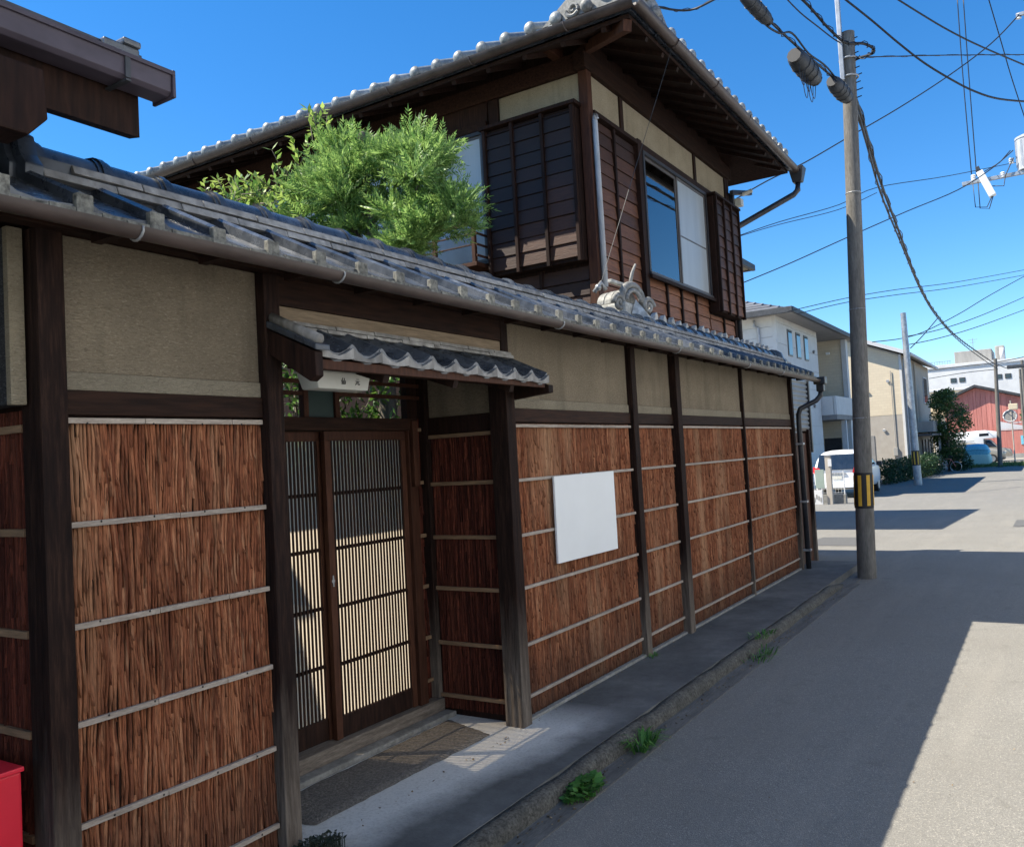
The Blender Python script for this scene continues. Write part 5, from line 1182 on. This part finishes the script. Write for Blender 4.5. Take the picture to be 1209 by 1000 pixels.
cc = thing('covered_car', 'small car wrapped in a blue and mint cover at the street end', 'car', (68.6, 4.6, -.69), rotz=0)
def cov(name, mat, st): return loft(st, name, mat, cc, 2)
cov('lower_cover', 'mint', [(-.05, [(.82, .02), (.86, .4), (.84, .8), (.6, .92)]), (.1, [(.93, .02), (.93, .45), (.88, .9), (.62, .98)]), (1.6, [(.93, .0), (.95, .4), (.88, .92), (.6, 1.0)]), (2.8, [(.9, .02), (.9, .4), (.85, .85), (.55, .95)]), (3.0, [(.8, .05), (.82, .4), (.76, .7), (.5, .75)])])
cov('upper_cover', 'bluecover', [(-.02, [(.84, .78), (.86, .9), (.74, 1.1), (.5, 1.2)]), (.12, [(.91, .80), (.9, 1.0), (.76, 1.45), (.5, 1.56)]), (.8, [(.92, .86), (.9, 1.05), (.74, 1.55), (.5, 1.66)]), (1.8, [(.91, .9), (.88, 1.05), (.72, 1.5), (.5, 1.6)]), (2.4, [(.88, .85), (.84, .95), (.66, 1.1), (.45, 1.15)])])
MB().tube([(-.07, .86, 1.16), (-.08, 0, 1.2), (-.07, -.86, 1.14)], .012, 6).build('tie_cord', 'cable', cc, local=True)

# ------------------------------------------------------------------ poles and street furniture
def upole(name, label, x, y, z0, top, r0, r1, z1, group='utility poles', band=None, mat='concrete'):
    t = thing(name, label, 'utility pole', (x, y, z0), group); tx, ty = top
    MB().tube([(x+(tx-x)*k/6, y+(ty-y)*k/6, z0-.1+(z1-z0+.1)*k/6) for k in range(7)], [r0+(r1-r0)*k/6 for k in range(7)], 20).build('shaft', mat, t, smooth='auto')
    if band:
        a, c = band; h = z1-z0
        f = lambda z: (x+(tx-x)*(z-z0)/h, y+(ty-y)*(z-z0)/h); rr_ = lambda z: r0+(r1-r0)*(z-z0)/h
        sl2 = MB().tube([(*f(a), a), (*f(c), c)], [rr_(a)+.004, rr_(c)+.004], 24).build('guard_sleeve', 'black', t, smooth='auto')
        n = 7
        for k in range(n):
            an = 2*math.pi*(k+.25)/n; st = MB(); q = 5; vv = []
            for z in (a+(c-a)*.07, c-(c-a)*.07):
                for j in range(q):
                    th = an+(j/(q-1)-.5)*2*math.pi/n*.42; vv.append((f(z)[0]+(rr_(z)+.0085)*math.cos(th), f(z)[1]+(rr_(z)+.0085)*math.sin(th), z))
            st.add(vv, [(j, j+1, q+j+1, q+j) for j in range(q-1)]).build('yellow_stripe', 'yellow', sl2, recalc=False)
    return t
p1 = upole('utility_pole', 'tall concrete utility pole at the kerb end with yellow-black band', 10.78, 1.96, 0, (10.78, 1.73), .108, .078, 6.55, band=(.83, 1.25))
MB().box(10.66, 10.72, 1.78, 1.83, 5.95, 8.4).build('steel_extension', 'steel', p1, .006)
for z in (6.0, 6.22): MB().tube([(10.78+.1*math.cos(t), 1.745+.1*math.sin(t), z) for t in [2*math.pi*k/16 for k in range(17)]], .012, 6).build('clamp_band', 'steel', p1, smooth=True)
for z in (4.6, 3.2, 1.9): MB().tube([(10.78+(.1-.004*(z-1))*math.cos(t), 1.96-.035*z+(.1-.004*(z-1))*math.sin(t), z) for t in [2*math.pi*k/16 for k in range(17)]], .006, 5).build('strap_band', 'steel', p1)
for k in range(9):
    z = 6.45-.09*k; MB().tube([(10.78, 1.74, z), (10.76, 1.62-.02*(k % 2), z+.01)], .007, 5).build('hook', 'cable', p1)
p2 = upole('utility_pole', 'grey steel utility pole standing at the hedge', 45.6, 5.62, -.69, (45.6, 5.72), .19, .13, 7.8, band=(.28, 1.0), mat='steel')
p3 = upole('utility_pole', 'slim concrete utility pole beside the covered car', 67, 3.05, -.69, (67, 2.85), .15, .11, 6.75)
bx('cross_arm', 'steel', p3, 66.93, 66.99, 2.0, 3.7, 6.35, 6.43, 0); bx('closure', 'closure', p3, 66.8, 67.0, .9, 2.2, 5.95, 6.2, .05)
p4 = upole('utility_pole', 'distant dark utility pole at the right edge near the white building', 88, 1.75, -.69, (88, 1.7), .16, .12, 8.0)
p5 = upole('utility_pole', 'thin distant pole right of the covered car', 78, 1.75, -.69, (78, 1.7), .1, .08, 6.6)
p6 = upole('utility_pole', 'utility pole just outside the right edge carrying a transformer', 24.6, -.62, G(24.6), (24.6, -.62), .17, .12, 12.4)
bx('cross_arm', 'steel', p6, 24.35, 24.43, -1.6, 1.46, 7.97, 8.06, .005)
bx('cross_arm', 'steel', p6, 24.35, 24.43, -1.6, .0, 11.9, 11.98, .005)
tf = MB().tube([(24.5, -.06, 8.08), (24.5, -.06, 8.85)], .30, 24).build('transformer', 'palepipe', p6, smooth='auto')
MB().tube([(24.5, -.06, 8.851), (24.5, -.06, 8.90), (24.5, -.06, 8.95)], [.315, .315, .2], 24).build('lid', 'palepipe', tf, smooth='auto')
for k in range(5):
    an = 2.0+k*.55; MB().box(24.5+.30*math.cos(an)-.012, 24.5+.33*math.cos(an)+.012, -.06+.30*math.sin(an)-.012, -.06+.33*math.sin(an)+.012, 8.15, 8.8).build('cooling_fin', 'palepipe', tf)
def insul(x, y, z, s=1):
    b = MB()
    for k in range(3): b.tube([(x, y, z+.05*k*s), (x, y, z+.03*s+.05*k*s)], [.065*s, .04*s], 10)
    b.build('insulator', 'white', p6, smooth='auto')
for (y, z) in ((1.2, 8.07), (.56, 8.0), (.35, 8.3), (-.05, 11.85)): insul(24.4 if z < 11 else 24.4, y, z)
b = MB(); b.bar((24.3, 1.05, 8.22), (24.3, .80, 7.55), .16, .20, (1, 0, 0)).build('cutout_switch', 'white', p6, .02); MB().bar((24.28, 1.10, 8.35), (24.28, 1.02, 8.12), .09, .09, (1, 0, 0)).build('cutout_cap', 'closure', p6, .01)
for k, pts in enumerate(([(24.3, .82, 7.55), (24.3, .95, 7.3), (24.3, 1.2, 7.35), (24.3, 1.22, 8.0)], [(24.3, .78, 7.6), (24.3, .9, 7.25), (24.3, 1.1, 7.3), (24.3, 1.1, 8.0)], [(24.3, .80, 7.8), (24.3, .55, 7.75), (24.3, .5, 8.0), (24.3, .3, 8.4)], [(24.3, .95, 8.2), (24.3, .6, 8.35), (24.3, .35, 8.6)])):
    MB().tube(pts, .012, 5).build('lead_wire', 'cable', p6, smooth=True)
# lot fence, marker post, small board
lf = thing('lot_fence', 'low wire mesh fence on concrete blocks at the lot edge', 'fence', (32, 6.6, G(32)))
gz = G(31.5)
bx('block_base', 'base', lf, 30.9, 31.1, 6.1, 7.7, gz, gz+.34, .01)
for y in (6.15, 6.9, 7.65): MB().tube([(31, y, gz+.3), (31, y, gz+1.15)], .02, 6).build('fence_post', 'farwhite', lf)
b = MB()
for k in range(16): b.tube([(31, 6.15+.1*k, gz+.36), (31, 6.15+.1*k, gz+1.1)], .004, 4)
for k in range(6): b.tube([(31, 6.15, gz+.4+.14*k), (31, 7.65, gz+.4+.14*k)], .004, 4)
b.build('wire_mesh', 'farwhite', lf, kind='stuff')
mp_ = thing('marker_post', 'brownish square marker post at the edge of the parking lot', 'post', (30.4, 6.5, G(30.4)))
bx('shaft', 'renderB', mp_, 30.32, 30.5, 6.42, 6.60, G(30.4)-.05, G(30.4)+1.62, .015); bx('cap', 'base', mp_, 30.31, 30.51, 6.41, 6.61, G(30.4)+1.62, G(30.4)+1.66, .01); bx('plate', 'farwhite', mp_, 30.3, 30.318, 6.38, 6.5, G(30.4)+1.3, G(30.4)+1.55, .003)
sb = thing('small_lot_sign', 'pale green panel leaning behind the marker post', 'panel', (30.6, 6.95, G(30.6)))
bx('panel', 'panelgreen', sb, 30.6, 30.64, 6.72, 7.02, G(30.6)+.55, G(30.6)+1.2, .005); bx('stand', 'steel', sb, 30.62, 30.65, 6.84, 6.88, G(30.6), G(30.6)+.549, .003)
cb = thing('white_crate', 'small patterned white board standing at the lot corner', 'board', (30.2, 6.95, G(30.2)))
bx('face', 'farwhite', cb, 30.2, 30.25, 6.72, 7.12, G(30.2), G(30.2)+.5, .01)
for k in range(5): bx('mark', 'fargrey', cb, 30.19, 30.199, 6.76+.07*k, 6.80+.07*k, G(30.2)+.1+.05*(k % 3), G(30.2)+.25+.05*(k % 3), 0)
ut = thing('outdoor_unit', 'white outdoor unit against the pale house behind the minivan', 'air conditioner', (46.3, 8.4, -.69))
bx('case', 'farwhite', ut, 46.2, 46.5, 8.2, 8.85, -.6, 1.2, .03); MB().tube([(46.19, 8.52, .75), (46.17, 8.52, .75)], .2, 16).build('fan_grille', 'fargrey', ut, smooth='auto')
mr = thing('traffic_mirror', 'round traffic mirror seen from behind on an orange-trimmed post at right', 'mirror', (73, 2.35, -.69))
MB().tube([(73, 2.35, -.69), (73, 2.35, 4.0)], .045, 8).build('post', 'renderB', mr); MB().tube([(73, 2.45, 2.85), (73.05, 2.45, 2.85), (73.12, 2.45, 2.85)], [.42, .40, .2], 20).build('mirror_back', 'fargrey', mr, smooth='auto')
MB().tube([(73+.0, 2.45+.43*math.cos(t), 2.85+.43*math.sin(t)) for t in [2*math.pi*k/24 for k in range(25)]], .05, 6).build('rim', 'farwhite', mr, smooth=True); bx('hood', 'brickB', mr, 72.9, 73.1, 1.9, 2.5, 3.3, 3.75, .05); bx('plate', 'farwhite', mr, 72.95, 73, 1.75, 2.3, 2.3, 2.38, .01)
bc = thing('parked_bicycle', 'reddish bicycle leaning by the far tree', 'bicycle', (60.5, 5.55, -.69))
for y in (5.2, 6.1): MB().tube([(60.5, y+.32*math.cos(t), -.35+.32*math.sin(t)) for t in [2*math.pi*k/20 for k in range(21)]], .02, 6).build('wheel', 'rim', bc, smooth=True)
MB().tube([(60.5, 5.2, -.35), (60.5, 5.45, .15), (60.5, 5.95, .2), (60.5, 6.1, -.35)], .025, 6).tube([(60.5, 5.45, .15), (60.5, 5.65, -.35), (60.5, 5.95, .2)], .02, 6).build('frame', 'barn', bc, smooth=True)
bx('saddle', 'frame', bc, 60.43, 60.57, 5.35, 5.6, .28, .34, .02); MB().tube([(60.25, 5.98, .38), (60.75, 5.98, .38)], .02, 6).tube([(60.5, 5.98, .38), (60.5, 5.96, .2)], .015, 6).build('handlebar', 'steel', bc); bx('basket', 'farwhite', bc, 60.35, 60.65, 6.05, 6.35, .1, .35, .01)
# hedge, round bush and far tree
def leafcloud(name, root, mat, blobs, per, L, W, seed, kind=None):
    r = random.Random(seed); V = []; F = []
    for (c, rx, ry, rz_) in blobs:
        for _ in range(per):
            d = rv(r); q = r.random()**.4; p = Vector((c[0]+d.x*rx*q, c[1]+d.y*ry*q, c[2]+d.z*rz_*q)); leaf_quad(V, F, p, (d+rv(r)*.9).normalized(), rv(r), L*r.uniform(.6, 1.3), W*r.uniform(.7, 1.2))
    b = MB(); b.v = [tuple(v) for v in V]; b.f = F; return b.build(name, mat, root, recalc=False, kind=kind)
hd = thing('hedge', 'dark clipped hedge in front of the cream house', 'hedge', (52, 6.9, -.69))
bl = []
for k in range(26):
    t = k/25; x = 46.8+11.5*t; y = 7.3-1.25*t
    bl.append(((x, y+.1, -.3+rnd.uniform(-.05, .05)), .5, .55, .45)); bl.append(((x+rnd.uniform(-.2, .2), y, .18+rnd.uniform(-.1, .12)), .45, .5, .4))
leafcloud('foliage', hd, 'hedgeleaf', bl, 210, .13, .07, 21)
for k in range(5): MB().tube([(47.5+2.4*k, 7.25-.26*k, -.7), (47.5+2.4*k, 7.25-.26*k, .1)], .03, 5).build('stem', 'trunk', hd)
rbm = thing('round_bush', 'round dark bush at the street corner by the far tree', 'bush', (62.5, 5.1, -.69))
leafcloud('foliage', rbm, 'hedgeleaf', [((62.5, 5.1, -.15), .75, .75, .6)], 1500, .13, .07, 22); MB().tube([(62.5, 5.1, -.7), (62.5, 5.1, -.2)], .04, 5).build('stem', 'trunk', rbm)
ft = thing('street_tree', 'loose green tree in front of the red barn', 'tree', (63, 5.8, -.69))
r = random.Random(5); bl = []
for k in range(62):
    z = r.uniform(.2, 4.5); s = 1.35*(1-abs(z-2.3)/3.2); bl.append(((63+r.uniform(-.8, .8), 5.75+r.uniform(-s, s), z), .42, .42, .36))
leafcloud('crown', ft, 'fartree', bl, 170, .16, .085, 23); MB().tube([(63, 5.8, -.7), (63, 5.75, 1.2), (63, 5.7, 3.4)], [.11, .08, .03], 8).build('trunk', 'trunk', ft, smooth=True)
for e in ((63.4, 5.1, 2.2), (62.7, 6.4, 2.5), (63.2, 5.3, 3.4)): MB().tube([(63, 5.77, 1.0), e], [.04, .012], 6).build('limb', 'trunk', ft, smooth=True)
ft2 = thing('far_tree', 'dark evergreen at the right edge behind the traffic mirror', 'tree', (84, 1.2, -.69))
leafcloud('crown', ft2, 'fartree', [((84+rnd.uniform(-.6, .6), .9+rnd.uniform(-1.3, 1.0), rnd.uniform(2.2, 3.4)), .42, .42, .38) for _ in range(11)], 110, .2, .1, 24); MB().tube([(84, 1.2, -.7), (84, 1.0, 3.2)], [.12, .05], 7).build('trunk', 'trunk', ft2)
rg = random.Random(31); V = []; F = []
for k in range(2600):
    p = Vector((rg.uniform(66.6, 72), rg.uniform(1.0, 6.2), -.69)); d = Vector((rg.uniform(-.4, .4), rg.uniform(-.4, .4), 1)).normalized(); leaf_quad(V, F, p, d, rv(rg), rg.uniform(.1, .32), .05)
b = MB(); b.v = [tuple(v) for v in V]; b.f = F; tag(b.build('verge_grass', 'grass', None, recalc=False), 'rough grass verge at the end of the street', 'grass', kind='stuff')

# ------------------------------------------------------------------ overhead cables
def smooth_path(p, n=5):
    p = [Vector(q) for q in p]; out = []
    for i in range(len(p)-1):
        a = p[max(i-1, 0)]; b_ = p[i]; c = p[i+1]; d = p[min(i+2, len(p)-1)]
        for k in range(n):
            t = k/n; out.append(.5*((2*b_)+(c-a)*t+(2*a-5*b_+4*c-d)*t*t+(3*b_-a-3*c+d)*t**3))
    return out+[p[-1]]
def cable(label, pts, r, twist=0, nm='overhead_cable'):
    b = MB(); P = smooth_path(pts); b.tube(P, r, 6)
    if twist:
        Q = []; acc = 0; rg = random.Random(len(label))
        for i in range(len(P)-1):
            d = P[i+1]-P[i]; k = max(2, min(60, int(d.length/twist)))
            for j in range(k):
                acc += .9; Q.append(P[i]+d*j/k+Vector((0, math.cos(acc), math.sin(acc)))*r*rg.uniform(1.1, 2.1))
        b.tube(Q, r*.35, 4)
    return tag(b.build(nm, 'cable', None, smooth=True), label, 'cable', 'overhead cables')
cable('black service cable sweeping over the roof corner ornament', [(7.2, 3.37, 6.28), (7.56, 3.23, 6.12), (7.9, 3.02, 6.07), (8.25, 2.8, 6.11), (8.0, 2.4, 6.0), (7.95, 2.2, 5.9)], .011, .08)
cable('cable bundle holding the splice boxes down to the tall pole', [(7.5, 2.09, 5.88), (7.92, 2.1, 5.83), (8.41, 2.05, 5.81), (8.96, 1.98, 5.8), (9.56, 1.9, 5.8), (10.23, 1.82, 5.82), (10.75, 1.76, 5.83)], .014, .12)
cable('looser second cable hanging beside the splice boxes', [(7.8, 2.12, 5.86), (8.2, 2.08, 5.74), (8.6, 2.02, 5.76), (8.9, 1.96, 5.86), (9.4, 1.91, 5.82), (10.0, 1.84, 5.86), (10.7, 1.74, 5.72)], .011)
cable('heavy lashed cable bundle dropping from the tall pole along the street', [(10.8, 1.74, 5.93), (11.9, 1.81, 5.87), (14.64, 2.02, 5.76), (17.7, 2.2, 5.66), (23.55, 2.54, 5.5), (29.11, 2.73, 5.43), (37.34, 2.82, 5.47), (51.85, 2.78, 5.82), (67.0, 2.73, 6.24)], .022, .16)
cable('second lashed cable just below the heavy bundle', [(10.8, 1.73, 5.80), (12.35, 1.84, 5.66), (14.63, 2.03, 5.58), (17.99, 2.22, 5.5), (23.98, 2.55, 5.38), (29.6, 2.73, 5.33), (38.09, 2.8, 5.36), (51.91, 2.8, 5.64), (67.0, 2.75, 6.01)], .016, .14)
cable('thick feed cable looping round the top of the tall pole', [(9.2, 2.0, 6.47), (9.47, 1.89, 6.37), (9.77, 1.79, 6.25), (10.03, 1.69, 6.16), (10.16, 1.62, 6.14), (10.36, 1.5, 6.18), (10.51, 1.42, 6.15), (10.61, 1.48, 6.14), (10.8, 1.65, 6.22)], .016, .1)
cable('thin feed wire left of the looping cable', [(9.2, 2.09, 6.44), (9.63, 2.02, 6.41), (10.06, 1.93, 6.4), (10.51, 1.84, 6.4), (10.8, 1.77, 6.42)], .008)
cable('sagging cable curving from the steel extension to the right edge', [(10.7, 1.72, 6.93), (11.15, 1.5, 6.78), (11.56, 1.28, 6.6), (12.0, 1.05, 6.44), (12.43, 0.8, 6.31), (12.87, 0.55, 6.22), (13.31, 0.27, 6.18), (14.0, -0.17, 6.24)], .013)
cable('upper cable crossing the top right corner', [(12.0, 1.38, 7.45), (12.66, 1.11, 7.39), (13.39, 0.82, 7.35), (14.29, 0.45, 7.34), (16.0, -0.23, 7.41)], .012)
cable('pale level wire from the pole top to the right edge', [(10.8, 1.68, 6.24), (11.58, 1.29, 6.43), (12.62, 0.8, 6.69), (15.0, -0.23, 7.29)], .007, .1)
cable('long diagonal cable rising from the house gutter to the upper right', [(13.0, 3.95, 5.47), (13.37, 3.49, 5.78), (13.78, 2.98, 6.07), (14.29, 2.42, 6.47), (14.95, 1.72, 6.98), (15.69, 1.01, 7.58), (16.41, 0.39, 8.21), (17.0, -0.04, 8.81)], .011)
cable('left one of two steep wires dropping to the transformer arm', [(24.0, 1.22, 12.7), (24.13, 1.24, 10.68), (24.3, 1.23, 8.2)], .012)
cable('right one of two steep wires dropping to the transformer arm', [(24.0, 1.09, 12.66), (24.14, 1.11, 10.54), (24.3, 1.12, 8.13)], .012)
cable('steep wire at the top right running down to the transformer', [(20.0, 0.47, 10.67), (20.93, 0.31, 10.0), (21.77, 0.17, 9.42), (23.0, -0.07, 8.58)], .011)
cable('thin pair wire passing behind the tall pole at mid height', [(16.0, 4.84, 5.66), (17.02, 4.25, 6.05), (18.58, 3.4, 6.57), (19.81, 2.82, 7.11), (22.41, 1.61, 7.76), (26.0, 0.09, 8.74)], .009)
cable('short wire just under the thin pair wire', [(16.0, 4.84, 5.65), (17.06, 4.26, 6.01), (18.69, 3.43, 6.50), (20.0, 2.85, 7.05)], .008)
cable('low diagonal cable running up to the transformer', [(18.0, 5.51, 5.11), (18.92, 4.6, 5.58), (20.09, 3.55, 6.2), (21.42, 2.46, 6.86), (22.68, 1.47, 7.45), (23.7, 0.78, 8.07), (24.5, 0.3, 8.64)], .013)
cable('upper far wire crossing above the pale house', [(35.0, 8.65, 7.02), (38.88, 7.05, 7.85), (42.91, 5.53, 8.56), (48.78, 3.49, 9.46), (60.0, -0.03, 11.45)], .018)
cable('lower far wire crossing above the pale house', [(35.0, 8.32, 6.87), (38.41, 6.98, 7.59), (42.48, 5.49, 8.25), (48.46, 3.49, 9.15), (60.0, -0.01, 11.14)], .018)
cable('far cable rising right behind the grey steel pole', [(45.0, 7.12, 6.47), (49.12, 5.68, 7.02), (54.61, 4.04, 8.51), (60.26, 2.52, 10.22), (70.0, -0.03, 12.97)], .024)
cable('upper cable leaving the grey steel pole to the right', [(46.0, 5.82, 6.66), (51.19, 4.65, 7.41), (59.23, 3.01, 8.9), (75.0, 0.08, 12.12)], .024)
cable('lower cable leaving the grey steel pole to the right', [(46.0, 5.85, 6.23), (51.26, 4.69, 6.96), (59.33, 3.06, 8.29), (75.0, 0.15, 11.1)], .024)
cable('upper cable across the white building to the slim pole', [(80.0, 8.35, 7.24), (74.69, 5.22, 7.0), (70.78, 2.98, 6.76), (66.0, 0.36, 6.71)], .03)
cable('lower cable across the white building to the slim pole', [(80.0, 8.39, 6.59), (72.51, 5.1, 6.33), (67.0, 2.75, 6.01)], .028)
cable('short stay wire from the grey steel pole up to the bundle', [(45.6, 5.5, 6.03), (47.47, 5.1, 6.79), (50.0, 4.62, 7.88)], .024)
cable('cable from the slim pole to the distant right pole', [(67, 2.8, 6.4), (76, 2.4, 6.6), (88, 1.7, 7.6)], .03)
def closure(label, a, c, wd, ht):
    t = thing('splice_closure', label, 'cable box', a, 'cable splice boxes')
    a = Vector(a); c = Vector(c); d = (c-a); b = MB()
    b.tube([a, a+d*.08, a+d*.3, a+d*.7, a+d*.92, c], [ht*.28, ht*.5, ht*.56, ht*.56, ht*.5, ht*.28], 10); b.build('case', 'closure', t, smooth='auto')
    for q in (.3, .5, .7): MB().tube([a+d*(q-.012), a+d*(q+.012)], ht*.6, 10).build('rib', 'closure', t, smooth='auto')
    MB().tube([a-d*.03, a+d*.1], ht*.4, 10).build('end_collar', 'cable', t, smooth='auto'); MB().tube([c-d*.1, c+d*.03], ht*.4, 10).build('end_collar', 'cable', t, smooth='auto')
    return t
closure('grey splice box at the top edge of the picture', (7.78, 2.13, 5.84), (8.25, 2.03, 5.74), .11, .12)
t2 = closure('largest grey splice box with loose wire loops left of the pole', (9.12, 2.0, 5.72), (9.72, 1.93, 5.66), .15, .19)
closure('small dark splice box against the tall pole', (10.15, 1.83, 5.76), (10.62, 1.76, 5.70), .14, .16)
rg = random.Random(8)
for k in range(5):
    x = 9.15+.12*k; h_ = rg.uniform(.1, .22)
    MB().tube(smooth_path([(x, 1.97, 5.64), (x+.02, 1.96, 5.6-h_), (x+.1, 1.95, 5.56-h_), (x+.14, 1.94, 5.6)], 5), .004, 4).build('wire_loop', 'cable', t2)
for k, x in enumerate((9.2, 9.6)): MB().tube([(x, 1.97-.05*k, 5.78), (x, 1.97-.05*k, 5.84)], .01, 5).build('hanger', 'steel', t2)
